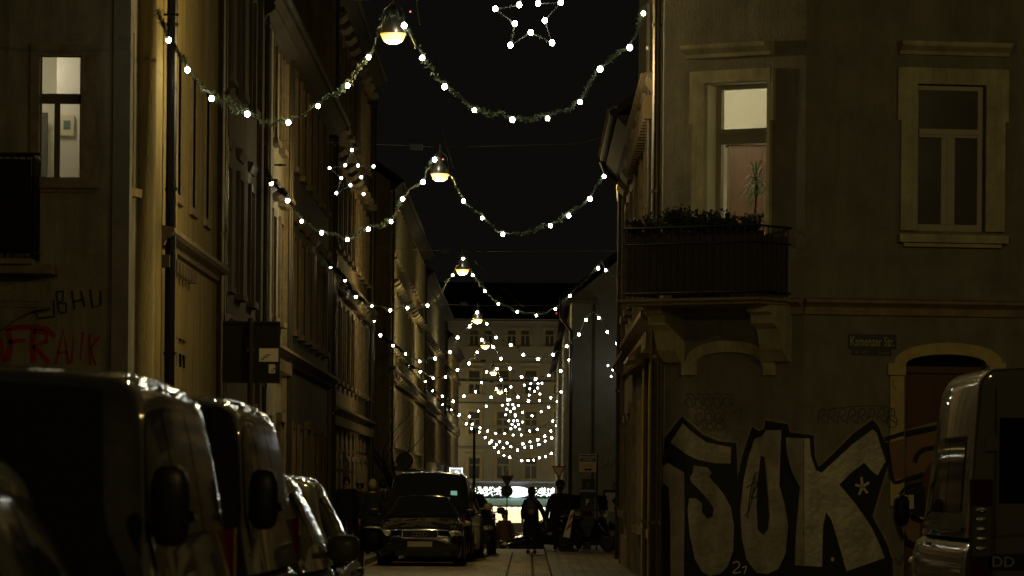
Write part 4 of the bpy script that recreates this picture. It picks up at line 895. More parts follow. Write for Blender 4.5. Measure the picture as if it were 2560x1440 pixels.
ST = [([(1238, 22), (1298, 12), (1345, 8), (1402, 6), (1287, 59), (1362, 51), (1327, 81), (1276, 113), (1380, 107), (1318, -55)], 69.5, 'large lit star at the top edge of the picture', 7.4),
      ([(824, 420), (863, 413), (895, 414), (934, 416), (853, 445), (903, 443), (876, 463), (841, 483), (909, 485), (880, 375)], 97.0, 'white lit star in front of the dark left row, beside the second street lamp', 4.1),
      ([(1520, 914), (1536, 912), (1551, 911), (1568, 914), (1532, 925), (1554, 925), (1543, 933), (1528, 941), (1560, 941), (1544, 897)], 208 - 2, 'lit star half hidden behind the right house, in front of the gable wall', 2.9),
      ([(1311, 963), (1327, 959), (1345, 959), (1355, 958), (1324, 972), (1344, 970), (1336, 978), (1323, 988), (1350, 985), (1338, 949)], 240.0, 'uppermost of the three small stars in front of the end house', 2.9),
      ([(1256, 1013), (1270, 1011), (1282, 1011), (1296, 1014), (1267, 1023), (1285, 1020), (1276, 1029), (1264, 1037), (1288, 1036), (1274, 999)], 270.0, 'middle one of the three small stars in front of the end house', 2.9),
      ([(1272, 1052), (1284, 1052), (1293, 1052), (1306, 1055), (1280, 1061), (1296, 1061), (1288, 1067), (1277, 1072), (1299, 1073), (1288, 1040)], 303.0, 'lowest of the three small stars in front of the end house', 2.9)]
for i, (b, d, lab, px) in enumerate(ST):
    P = [at(x, y, d) for x, y in b]; t = thing('light_star', lab, 'star', P[6], group='lit stars hung above the street')
    ordr = [9, 2, 3, 5, 8, 6, 7, 4, 0, 1, 9]; mb = MB().tube(catmull([P[k]+Vector((0, .05, 0)) for k in ordr], 1), .008 if i < 2 else .012, 5)
    obj('star_frame', mb, M['dark'], t); mb = MB(); needles(mb, [P[k]+Vector((0, .05, 0)) for k in ordr], .035, 160 if i < 2 else 40, .003, rg); obj('pine_twigs', mb, M['pine'], t)
    for p in P: add_bulb(t, p, px*(.85 if i < 2 else .72)*d/F, BM if i == 0 else SM)
# wires
WL = ['thin wire over the street carrying the topmost lamp', 'thin wire over the street carrying the second lamp', 'thin wire over the street carrying the third lamp', 'thin wire over the street carrying the fourth lamp', 'thin wire over the street carrying the fifth lamp', 'thin wire over the street carrying the second lowest lamp', 'thin wire over the street carrying the lowest lamp']
for i, d in enumerate(LD_):
    zt = at(lamps[i][0], lamps[i][1], d).z+.62; x0, x1 = XF, 1.93
    if i in (2, 3, 4, 5): x1 = 9
    mb = MB().tube([(x0, d, zt+.12), (x0*.5, d, zt+.03), (at(lamps[i][0], lamps[i][1], d).x, d, zt), (x1*.5, d, zt+.1), (x1, d, zt+.35)], .004 if i < 2 else .006, 5)
    tag(obj('suspension_wire', mb, M['wire']), WL[i], 'wire', 'wires across the street')
for i, (P, d, lab) in enumerate(([[(1040, -30), (1043, 20), (1050, 62)], 67.3, 'short slack cable coming down to the topmost street lamp'], [[(1107, 320), (1118, 370), (1135, 420)], 97.2, 'short slack cable coming down to the second street lamp'], [[(1177, 618), (1185, 645), (1196, 662), (1240, 705), (1300, 760), (1345, 785)], 139.5, 'long slack cable from the third street lamp towards the right'])):
    tag(obj('power_cable', MB().tube([at(x, y, d) for x, y in P], .012, 6), M['metal']), lab, 'cable')
    mb = MB().tube([at(P[0][0], P[0][1], d), at(P[0][0], P[0][1], d)+Vector((0, 0, .0)), at(P[0][0], P[0][1], d)+Vector((0, 8, 2.5))], .008, 5)
# hooks on facades
for (px, py, d, lab) in ((362, 36, 67.0, 'black wall hook holding the left end of the nearest garland'), (650, 412, 96.6, 'thin wall hook holding the left end of the second garland')):
    p = at(px, py, d); q = Vector((XF+.02, d, p.z)); tag(obj('wall_hook', MB().tube([q+Vector((-.1, 0, 0)), q+Vector((.22, 0, .0))], .02, 6).ball(q+Vector((.1, 0, 0)), (.07, .03, .03)), M['iron']), lab, 'hook')
# ------------------------------------------------------------------ vehicles
def lerp(a, b, t): return a+(b-a)*t
def interp(S, y):
    for p, q in zip(S, S[1:]):
        if y <= q[0]:
            t = (y-p[0])/(q[0]-p[0]) if q[0] > p[0] else 0; t = max(0, min(1, t)); return [lerp(p[k], q[k], t) for k in range(1, len(p))]
    return list(S[-1][1:])
def smoothS(S, n=5):
    out = []
    for i in range(len(S)-1):
        p0, p1, p2, p3 = S[max(i-1, 0)], S[i], S[i+1], S[min(i+2, len(S)-1)]
        for k in range(n):
            t = k/n; q = []
            for j in range(len(p1)):
                m1 = (p2[j]-p0[j])*.5*.6; m2 = (p3[j]-p1[j])*.5*.6; t2 = t*t; t3 = t2*t
                q.append((2*t3-3*t2+1)*p1[j]+(t3-2*t2+t)*m1+(-2*t3+3*t2)*p2[j]+(t3-t2)*m2)
            out.append(tuple(q))
    return out+[S[-1]]
KIND = dict(
 hatch=dict(L=4.15, low=[(0, .50, .60, .30), (.02, .62, .74, .22), (.14, .74, .83, .18), (.5, .84, .87, .18), (1.0, .93, .88, .18), (2.5, .96, .88, .18), (3.8, .99, .87, .18), (4.08, .92, .82, .2), (4.15, .6, .72, .3)],
   gh=[(.85, .93, .78, .78), (1.30, 1.25, .66, .80), (1.68, 1.46, .60, .82), (2.4, 1.50, .61, .83), (3.4, 1.45, .60, .82), (3.8, 1.25, .62, .79), (4.0, .99, .70, .76)], ws=(.95, 1.64), sw=(1.25, 3.55), belt=.97),
 estate=dict(L=4.7, low=[(0, .52, .60, .28), (.02, .66, .76, .2), (.14, .76, .85, .17), (.6, .86, .885, .17), (1.3, .96, .89, .17), (3, .98, .89, .17), (4.4, 1.0, .87, .17), (4.65, .92, .82, .2), (4.7, .6, .74, .3)],
   gh=[(1.15, .95, .78, .78), (1.65, 1.24, .64, .80), (2.05, 1.42, .58, .82), (2.8, 1.44, .59, .83), (4.0, 1.40, .58, .82), (4.35, 1.25, .6, .79), (4.55, 1.0, .68, .76)], ws=(1.25, 2.0), sw=(1.6, 4.1), belt=.98),
 mpv=dict(L=4.4, low=[(0, .58, .62, .30), (.02, .74, .76, .24), (.14, .86, .86, .2), (.5, .98, .89, .2), (.9, 1.06, .90, .2), (2.5, 1.06, .90, .2), (4.1, 1.08, .89, .2), (4.34, 1.0, .85, .22), (4.4, .6, .78, .3)],
   gh=[(.7, 1.04, .80, .80), (1.2, 1.38, .70, .83), (1.65, 1.62, .63, .85), (2.5, 1.67, .65, .86), (3.9, 1.63, .64, .85), (4.25, 1.4, .66, .83), (4.35, 1.08, .74, .8)], ws=(.8, 1.58), sw=(1.1, 4.0), belt=1.08),
 van=dict(L=4.95, low=[(0, .62, .70, .30), (.02, .80, .84, .24), (.12, .94, .92, .2), (.4, 1.06, .94, .2), (.8, 1.14, .95, .2), (2.5, 1.14, .95, .2), (4.7, 1.14, .95, .2), (4.92, 1.1, .92, .22), (4.95, .7, .9, .3)],
   gh=[(.55, 1.10, .90, .90), (.95, 1.45, .86, .91), (1.32, 1.80, .82, .92), (1.6, 1.92, .80, .93), (2.6, 1.96, .80, .93), (4.6, 1.94, .80, .93), (4.86, 1.8, .80, .92), (4.93, 1.14, .88, .9)], ws=(.65, 1.42), sw=(1.0, 4.5), belt=1.14),
 tall=dict(L=5.6, low=[(0, .7, .74, .32), (.02, .9, .88, .26), (.15, 1.05, .96, .22), (.5, 1.18, .99, .22), (.9, 1.25, 1.0, .22), (3, 1.25, 1.0, .22), (5.45, 1.25, 1.0, .22), (5.58, 1.24, .985, .24), (5.6, 1.2, .97, .3)],
   gh=[(.6, 1.22, .9, .9), (1.1, 1.75, .86, .95), (1.5, 2.2, .86, .97), (2.0, 2.5, .87, .98), (3, 2.56, .90, .985), (5.3, 2.55, .90, .985), (5.54, 2.53, .90, .98), (5.58, 2.46, .88, .975), (5.585, 1.24, .95, .97)], ws=(.7, 1.45), sw=(1.0, 5.0), belt=1.25))
def car(kind, loc, rz, paint, label, group=None, cat='car', rings=False, plate_txt=None, light_hl=None, hood_mat=None, detail=True):
    K = KIND[kind]; t = thing({'hatch': 'hatchback_car', 'estate': 'estate_car', 'mpv': 'family_car', 'van': 'van', 'tall': 'high_roof_van'}[kind], label, cat, loc, rz, group)
    low = smoothS(K['low']); gh = smoothS(K['gh']); L = K['L']; P = PAINT[paint]
    mb = MB(); rows = []
    for (y, zt, w_, zb) in low:
        sec = [(0, zt+.025), (.35*w_, zt+.02), (.65*w_, zt+.008), (.82*w_, zt-.012), (.91*w_, zt-.04), (.965*w_, zt-.085), (.99*w_, zt-.15), (w_, zt-.25 if zt-.25 > zb+.1 else (zt+zb)/2), (w_, lerp(zb, zt, .35)), (.985*w_, zb+.08), (.95*w_, zb)]
        r = [Vector((x, y, z)) for x, z in sec]; rows.append([Vector((-p.x, p.y, p.z)) for p in reversed(r[1:])]+r)
    mb.grid(rows)
    for r in (rows[0], rows[-1]): mb.add(r, [tuple(range(len(r)))])
    body = obj('body', mb, P, t, local=True, smooth=True)
    def gsec(y, off=0):
        zt, wr, wb = interp(gh, y); zb = K['belt']-.03; H = max(.02, zt-zb); rr = min(.13, H*.45); s = []
        for k in range(7): q = k/6; s.append((lerp(0, wr-rr, q)+0, zt+.03*(1-q*q)*min(1, H*3)))
        for k in range(1, 6): an = math.pi/2*k/6; s.append((wr-rr+rr*math.sin(an), zt-rr+rr*math.cos(an)))
        for k in range(7): q = k/6; s.append((lerp(wr, wb, q**.85), lerp(zt-rr, zb, q)))
        return s
    mb = MB(); rows = []
    for g in gh:
        r = [Vector((x, g[0], z)) for x, z in gsec(g[0])]; rows.append([Vector((-p.x, p.y, p.z)) for p in reversed(r[1:])]+r)
    mb.grid(rows); mb.add(rows[-1], [tuple(range(len(rows[-1])))]); obj('roof', mb, P, t, local=True, smooth=True)
    y0, y1 = K['ws']; mb = MB(); rows = []
    for k in range(9):
        y = lerp(y0, y1, k/8); s = gsec(y); r = [Vector((x*.97, y-.012, z+.012)) for x, z in s[:7]]; rows.append([Vector((-p.x, p.y, p.z)) for p in reversed(r[1:])]+r)
    mb.grid(rows); obj('windscreen', mb, M['glass'], t, local=True, smooth=True)
    y0, y1 = K['sw']; nw = 3 if L > 4.3 else 2; seg = (y1-y0)/nw
    for sx in (-1, 1):
        for q in range(nw):
            mb = MB(); rows = []
            for k in range(7):
                y = lerp(y0+q*seg+.03, y0+(q+1)*seg-.03, k/6); s = (gsec(y)[14:18] if q else gsec(y)[13:18]) if kind == 'tall' else gsec(y)[12:17] if interp(gh, y)[0] > K['belt']+.2 else gsec(y)[13:17]
                while len(s) < 5: s = [s[0]]+s
                rows.append([Vector((sx*(x+.008), y, z)) for x, z in s])
            mb.grid(rows); obj('side_window', mb, M['glass'], t, local=True, smooth=True)
    bw = interp(K['low'], L*.5)[1]; r = .33 if kind in ('hatch', 'estate', 'mpv') else .36
    for sx in (-1, 1):
        for y in (.82, L-.85):
            wm = MB().lathe((sx*(bw-.10), y, r), [(r-.03, -.11), (r, -.08), (r, .08), (r-.03, .11)], 24, 'x'); wo = obj('wheel', wm, M['rubber'], t, local=True)
            rm = MB().lathe((sx*(bw+.012), y, r), [(r*.62, -.01), (r*.6, .005), (r*.18, .012), (.02, .012)], 20, 'x'); obj('rim', rm, M['rim'], wo, local=True)
            am = MB().lathe((sx*(bw+.001), y, r+.01), [(r+.07, -.004), (r+.07, .004), (.05, .004)], 24, 'x'); obj('wheel_arch', am, M['dark'], t, local=True)
    zt = K['low'][3][1]; front = MB()
    zh = K['low'][2][1]-.02; wf = K['low'][1][2]
    for sx in (-1, 1):
        h_ = MB().ball((sx*(wf-.06), .12, zh-.07), (.17, .10, .075), 14, 8); hl = obj('headlight', h_, M['hl'], t, local=True, smooth=True)
        obj('lens', MB().lathe((sx*(wf-.09), .018, zh-.07), [(.055, -.006), (.05, .01), (.01, .012)], 14, 'y'), light_hl or M['chrome'], hl, local=True)
    gw = .30 if kind != 'estate' else .36
    gr = obj('grille', MB().bx(-gw, gw, -.035, .06, zh-.15, zh-.01), M['dark'], t, local=True)
    obj('grille_surround', MB().bx(-gw-.015, gw+.015, -.045, -.02, zh-.008, zh+.008).bx(-gw-.015, gw+.015, -.045, -.02, zh-.165, zh-.15).bx(-gw-.015, -gw, -.045, -.02, zh-.15, zh-.008).bx(gw, gw+.015, -.045, -.02, zh-.15, zh-.008), M['chrome'], gr, local=True)
    if rings:
        q = MB()
        for k in range(4): c = (-.105+.07*k, -.05, zh-.08); q.tube([Vector(c)+Vector((.042*math.cos(a*.5236), 0, .042*math.sin(a*.5236))) for a in range(13)], .005, 5)
        obj('ring_emblem', q, M['rim'], gr, local=True)
    obj('bumper', MB().bx(-wf-.02, wf+.02, -.06, .15, .34, .46), P, t, local=True)
    obj('air_intake', MB().bx(-.5, .5, -.065, .0, .22, .33).bx(-.55, .55, -.075, -.06, .20, .215), M['dark'], t, local=True)
    obj('number_plate', MB().bx(-.255, .255, -.085, -.06, .40, .51), M['plate'], t, local=True)
    for sx in (-1, 1):
        my = K['ws'][0]+(.35 if kind != 'van' else .12); sz = (.10, .08, .085) if kind not in ('van', 'tall') else (.07, .07, .14); zz = K['belt']+sz[2]+(.03 if kind != 'van' else .18)
        mo = .13 if kind != 'van' else .01
        m_ = MB().ball((sx*(bw+mo), my, zz), sz, 16, 12)
        c_ = Vector((sx*(bw+mo), my, zz))
        for v_ in m_.v:
            q_ = v_-c_; n_ = Vector((q_.x/sz[0], q_.y/sz[1], q_.z/sz[2])); p4 = (abs(n_.x)**3.5+abs(n_.y)**3.5+abs(n_.z)**3.5)**(1/3.5); k_ = n_.length/max(p4, 1e-6); v_ -= q_*(1-k_)
        m_.tube([(sx*(bw-.06), my+.03, zz-sz[2]*.6), (sx*(bw+.1), my, zz-.03)], .02); obj('mirror', m_, M['dark'] if kind != 'mpv' else P, t, local=True, smooth=True)
        obj('door_handle', MB().bx(sx*(bw-.01), sx*(bw+.025), 2.3, 2.48, K['belt']-.12, K['belt']-.095), M['dark'], t, local=True)
        obj('side_moulding', MB().bx(sx*(bw-.01), sx*(bw+.012), 1.35, L-1.35, .52, .60), M['dark'], t, local=True)
    obj('wiper', MB().tube([(-.1, K['ws'][0]-.0, K['belt']+.05), (.5, K['ws'][0]+.12, K['belt']+.13)], .01).tube([(-.6, K['ws'][0], K['belt']+.05), (0.05, K['ws'][0]+.12, K['belt']+.13)], .01), M['dark'], t, local=True)
    # rear
    zl = .95 if kind in ('hatch', 'estate', 'mpv') else 1.3
    if kind == 'tall':
        for sx in (-1, 1):
            tl = obj('tail_light', MB().bx(sx*.79, sx*.965, L-.06, L+.03, .90, 1.68), M['tl'], t, local=True); obj('lens', MB().bx(sx*.80, sx*.955, L+.03, L+.045, 1.08, 1.47), M['tlc'], tl, local=True)
            for k in range(5): obj('reflector', MB().ball((sx*.88, L+.04, 1.14+.075*k), (.05, .012, .028), 10, 6), M['chrome'], tl, local=True)
            rw = obj('rear_window', MB().bx(sx*.04, sx*.74, L-.02, L+.012, 1.50, 2.16), M['glass'], t, local=True)
            obj('rear_door_seam', MB().bx(sx*.765, sx*.775, L-.01, L+.008, .5, 2.4), M['dark'], t, local=True); obj('hinge', MB().bx(sx*.76, sx*.85, L, L+.035, 1.9, 2.02), P, t, local=True)
            obj('side_groove', MB().bx(sx*.985, sx*1.008, 1.7, 5.3, 1.27, 1.30), M['dark'], t, local=True)
        obj('rear_bumper', MB().bx(-.95, .95, L-.03, L+.12, .38, .62), M['dark'], t, local=True); obj('centre_seam', MB().bx(-.008, .008, L-.01, L+.014, .6, 2.45), M['dark'], t, local=True)
        np = obj('rear_plate', MB().bx(.30, .82, L+.005, L+.03, .98, 1.10), M['dark'], t, local=True)
        q = MB(); put_text(q, Fr((0, L+.036, 0), (-1, 0, 0)), 'DD', -.79, -.62, 1.0, 1.08, 0, .01); obj('lettering', q, M['white'], np, local=True)
    else:
        for sx in (-1, 1): obj('tail_light', MB().bx(sx*(bw-.14), sx*(bw-.02), L-.2, L-.02, zl-.2, zl+.05), M['tl'], t, local=True)
        obj('rear_plate', MB().bx(-.255, .255, L-.02, L+.01, .6, .71), M['plate'], t, local=True)
    return t
CX = -2.16
car('mpv', (CX-.03, 10.4, 0), 0, 'grey', 'dark family car cut off at the bottom left corner, the nearest of the parked row', 'vehicles parked along the left kerb')
car('van', (CX-.06, 15.4, 0), 0, 'dirty', 'big dull grey van filling the lower left of the picture', 'vehicles parked along the left kerb', 'van').scale = (1, 1, 1.02)
car('van', (CX-.06, 21.1, 0), 0, 'grey', 'dark van with glittering roof edge, second large van from the left', 'vehicles parked along the left kerb', 'van').scale = (1, 1, 1.03)
car('mpv', (CX, 27.0, 0), 0, 'silver', 'silver car parked right behind the two foreground vans', 'vehicles parked along the left kerb')
car('hatch', (CX, 32.4, 0), 0, 'grey', 'small dark car at the far end of the foreground row, before the crossing', 'vehicles parked along the left kerb').scale = (1, 1, 1.1)
au = car('estate', (-2.24, 95, 0), 0, 'black', 'black estate car with four ring badge facing the camera beyond the crossing', 'vehicles parked along the left kerb', rings=True)
# wet leaves on its bonnet
mb = MB(); rg = random.Random(4); lowS = smoothS(KIND['estate']['low'])
for k in range(2600):
    y = rg.uniform(.2, 1.25); x = rg.uniform(-.78, .78); z, w_, _ = interp(lowS, y); q = abs(x)/w_
    if noise.noise(Vector((x*3, y*3, 0))) < -.12: continue
    z = z+.03-(.03*q*q if q < .8 else .03+(q-.8)*.2); s = rg.uniform(.01, .022); an = rg.uniform(0, 3.14)
    mb.add([(x-s*math.cos(an), y-s*math.sin(an), z), (x+s*math.sin(an)*.6, y-s*math.cos(an)*.6, z+.004), (x+s*math.cos(an), y+s*math.sin(an), z+.002)], [(0, 1, 2)])
o = obj('fallen_leaves', mb, mat('dead_leaves', (.50, .38, .19), .7, var=.4, scale=20), au, local=True); o['kind'] = 'stuff'
bv = car('van', (-2.2, 100.4, 0), 0, 'black', 'black van towering behind the black estate car', 'vehicles parked along the left kerb', 'van')
obj('dash_screen', MB().bx(.48, .62, .93, .95, 1.42, 1.56), M['greenl'], bv, local=True)
car('mpv', (-1.98, 106.6, 0), 0, 'beige', 'cream coloured car peeking out right of the black van', 'vehicles parked along the left kerb')
car('hatch', (-1.7, 113, 0), 0, 'grey', 'dark hatchback just right of the cream coloured car', 'vehicles parked along the left kerb')
car('hatch', at(1195, 1300, 146)*Vector((1, 1, 0)) if False else (-1.0, 146, gz(146)), R(-78), 'black', 'dark car parked crosswise behind the brown coated pedestrian', 'cars beyond the couple')
car('estate', (1.0, 150, gz(150)), R(92), 'red', 'dark red car standing crosswise behind the walking couple', 'cars beyond the couple')
rv = car('tall', (4.40, 41.4, 0), R(180), 'van', 'silver high roof van seen from behind at the lower right edge', cat='van')
# ------------------------------------------------------------------ signs and street furniture
def pole_sign(name, label, px, d, ytop, extra, base=None, r=.03, grp=None):
    p = at(px, ytop, d); g = gz(d)+(.12 if (p.x > .57 or p.x < -3.5) else 0); t = thing(name, label, 'sign', (p.x, d, g), group=grp)
    obj('pole', MB().tube([(p.x, d, g), (p.x, d, p.z)], r, 10), M['metal'], t); extra(t, p); return t
def e1(t, p):
    f = Fr((0, 44.95, 0), (1, 0, 0)); q = hr(f, 556, 803, 700, 958)
    s = obj('sign_board', MB().box(f, q[0], q[1], -.02+.0, .0, q[2], q[3]).box(f, q[0], q[1], 0, .012, q[3]-.02, q[3]).box(f, q[0], q[1], 0, .012, q[2], q[2]+.02), M['dark'], t)
    for (x0, y0, x1, y1) in ((648, 871, 696, 904), (672, 911, 688, 933)):
        k = hr(f, x0, y0, x1, y1); st = obj('sticker', MB().box(f, k[0], k[1], .0, .004, k[2], k[3]), M['white'], s)
        mk = MB()
        for j in range(3): mk.box(f, k[0]+.02+.02*j, k[0]+.05+.03*j, .004, .006, k[2]+.02+.02*j, k[2]+.03+.02*j)
        obj('mark', mk, M['scrawl'], st)
    obj('clamp', MB().box(f, p.x-.035, p.x+.035, .0, .07, (q[2]+q[3])/2, (q[2]+q[3])/2+.04), M['metal'], s)
pole_sign('road_sign', 'back of a large dark rectangular road sign with stickers on a grey pole', 627, 44.9, 795, e1, r=.028)
def disc(x, z, d, r): return MB().lathe((x, d, z), [(r, -.01), (r, .01)], 24, 'y')
pole_sign('road_sign', 'back of a dark round road sign above the black van', 1012, 165, 1128, lambda t, p: obj('sign_disc', disc(p.x, at(1012, 1152, 165).z, 164.9, .31), M['dark'], t))
def tri(x, z, d, w_, down=True, th=.01): 
    h = w_*.87; return MB().prism(Fr((0, d, 0), (1, 0, 0)), [(x-w_/2, z+h/2), (x+w_/2, z+h/2), (x, z-h/2)], -th, th)
def e3(t, p):
    z = at(1397, 1181, 210).z; x = p.x
    s = obj('sign_plate', tri(x, z, 209.9, .68), M['redp'], t); obj('sign_face', tri(x, z+.015, 209.88, .48), M['white'], s)
pole_sign('yield_sign', 'red and white give way triangle above the walking man', 1397, 210, 1160, e3)
def e4(t, p):
    obj('sign_plate', tri(p.x, at(1268, 1204, 240).z, 239.9, .72), M['dark'], t); obj('sign_disc', disc(p.x, at(1268, 1228, 240).z, 239.9, .31), M['dark'], t)
pole_sign('road_sign', 'backs of a dark triangular and a round sign in front of the lit shop sign', 1268, 240, 1186, e4)
def e5(t, p):
    f = Fr((0, 114.9, 0), (1, 0, 0)); q = hr(f, 1448, 1135, 1491, 1180); zm = f.hit(1470, 1154)[1]
    s = obj('sign_board', MB().box(f, q[0], q[1], 0, .02, q[2], q[3]), M['yellowp'], t); bb = obj('blue_panel', MB().box(f, q[0]+.02, q[1]-.02, .02, .024, zm, q[3]-.02), M['blue'], s)
    mb = MB(); put_text(mb, f, 'PARKSCHEIN', q[0]+.03, q[1]-.03, zm+.09, zm+.135, .028, .01); put_text(mb, f, 'AUTOMAT', q[0]+.09, q[1]-.09, zm+.03, zm+.075, .028, .01); obj('lettering', mb, M['white'], bb)
    zc = q[2]+.06; a = (q[0]+q[1])/2; mb = MB().prism(f, [(a-.1, zc), (a-.04, zc+.04), (a-.04, zc+.02), (a+.05, zc+.02), (a+.05, zc+.04), (a+.12, zc), (a+.05, zc-.04), (a+.05, zc-.02), (a-.04, zc-.02), (a-.04, zc-.04)], .02, .024); mb.box(f, a-.12, a+.12, .02, .024, zc+.09, zc+.10); obj('arrow', mb, M['black'], s)
pole_sign('parking_sign', 'blue and yellow parking ticket sign with arrow on a pole right of the couple', 1493, 115, 1136, e5, r=.025)
# ticket machine
p = at(1468, 1300, 116); t = thing('ticket_machine', 'dark parking ticket machine marked with a white letter P', 'ticket machine', (p.x, 116, .12))
f = Fr((0, 115.8, 0), (1, 0, 0)); obj('cabinet', MB().box(f, p.x-.17, p.x+.17, -.35, 0, .12+.55, 1.42).box(f, p.x-.10, p.x+.10, -.25, -.05, .12, .67), M['dark'], t)
obj('hood', MB().prism(Fr((p.x-.2, 115.8, 0), (0, -1, 0)), [(-.4, 1.42), (.06, 1.42), (.02, 1.56), (-.4, 1.62)], 0, -.4), M['iron'], t)
mb = MB(); put_text(mb, f, 'P', p.x-.04, p.x+.04, 1.23, 1.39, .006, .02); obj('letter', mb, M['white'], t)
obj('display', MB().box(f, p.x-.11, p.x+.11, 0, .01, .95, 1.08), M['glass'], t)
# striped barrier
p = at(1421, 1310, 111); t = thing('barrier_board', 'red and white striped warning board leaning beside the man', 'barrier', (p.x, 111, .12))
bf = Fr((p.x, 111, 0), (1, 0, 0)); q0 = obj('board', MB().prism(bf, [(-.13, .48), (.03, .45), (.13, 1.13), (.05, 1.10)], -.02, .02), M['white'], t)
obj('stripe', MB().prism(bf, [(-.07, .62), (.065, .72), (.09, .87), (-.02, .74)], .021, .025), M['redp'], q0); obj('stripe', MB().prism(bf, [(-.01, .8), (.10, .96), (.12, 1.08), (.04, .98)], .021, .025), M['redp'], q0)
obj('foot', MB().prism(bf, [(-.2, .12), (.15, .12), (.1, .2), (-.15, .2)], -.1, .1).tube([(p.x-.05, 111.02, .2), (p.x-.05, 111.02, .6)], .02), M['rubber'], t)
# wall panel with portrait poster
p = at(1532, 1252, 122); t = thing('poster_board', 'white poster board with a dark blot beside the scooters', 'poster', (p.x, 122, .12)); f = Fr((0, 122, 0), (1, 0, 0))
obj('board', MB().box(f, p.x-.2, p.x+.45, -.05, 0, 1.05, 1.55).box(f, p.x-.15, p.x-.11, -.05, -.01, .12, 1.05).box(f, p.x+.35, p.x+.39, -.05, -.01, .12, 1.05), M['white'], t)
obj('print', MB().prism(f, [(p.x+.12+.13*math.cos(a*.6283)*(1+.2*math.sin(a*3)), 1.33+.12*math.sin(a*.6283)) for a in range(10)], .001, .004), M['black'], t)
obj('dark_frame', MB().box(f, p.x-.26, p.x+.5, -.06, -.01+.0, 1.56, 1.62).box(f, p.x-.26, p.x-.2, -.06, -.01, 1.0, 1.56), M['iron'], t)
# pole in the street with lamp arm
p = at(1186, 1070, 250); tag(obj('lamp_pole', MB().tube([(p.x, 250, gz(250)), (p.x, 250, p.z)], [.09, .07], 10), M['metal']), 'plain grey pole standing in front of the end house', 'pole')
# lit white sign
p = at(1140, 1190, 289); t = thing('lit_sign', 'bright white box sign with a heart shaped emblem on the left row', 'sign', (p.x, 289, p.z-1.0)); f = Fr((0, 289, 0), (1, 0, 0))
q = hr(f, 1124, 1170, 1156, 1210); q2 = hr(f, 1141, 1213, 1156, 1232)
a = obj('sign_box', MB().box(f, q[0], q[1], -.15, 0, q[2], q[3]), M['signd'], t); mb = MB()
b_ = .05; mb.box(f, q[0], q[1], 0, .02, q[3]-b_, q[3]).box(f, q[0], q[1], 0, .02, q[2], q[2]+b_).box(f, q[0], q[0]+b_, 0, .02, q[2], q[3]).box(f, q[1]-b_, q[1], 0, .02, q[2], q[3]); obj('lit_border', mb, M['signw'], a)
hx, hz = (q[0]+q[1])/2+.06, (q[2]+q[3])/2-.08; mb = MB().prism(f, [(hx+.28*math.sin(k*.314)**3, hz+.26*(.8125*math.cos(k*.314)-.3125*math.cos(2*k*.314)-.125*math.cos(3*k*.314))) for k in range(20)], .0, .03); mb.prism(f, [(hx-.22+.1*math.cos(k*.628), hz+.2+.1*math.sin(k*.628)) for k in range(10)], 0, .03); mb.tube([Vector((hx-.02+.09*math.cos(k*.628), 288.97, hz+.3+.09*math.sin(k*.628))) for k in range(11)], .02, 5); obj('heart_emblem', mb, M['signw'], a)
a2 = obj('lower_panel', MB().box(f, q2[0], q2[1], -.1, 0, q2[2], q2[3]), M['signw'], t); obj('lettering', MB().box(f, q2[0]+.08, q2[1]-.1, 0, .01, q2[3]-.16, q2[3]-.1).box(f, q2[0]+.08, q2[1]-.15, 0, .01, q2[2]+.1, q2[2]+.2), M['scrawl'], a2)
obj('bracket', MB().bx(XF, q[0], 289.0, 289.06, q[3]-.1, q[3]-.05), M['iron'], t)
# little red lights in line with lamps
for (px, py, d, lab) in ((1026, 29, 67.5, 'tiny red light beside the topmost street lamp'), (1108, 398, 97, 'tiny red light beside the second street lamp'), (1391, 783, 300, 'tiny red light high above the road, the upper of two'), (1390, 853, 300, 'tiny red light above the road, the lower of two')):
    tag(obj('signal_light', MB().ball(at(px, py, d), .014*d/67, 8, 6), M['redl']), lab, 'light')
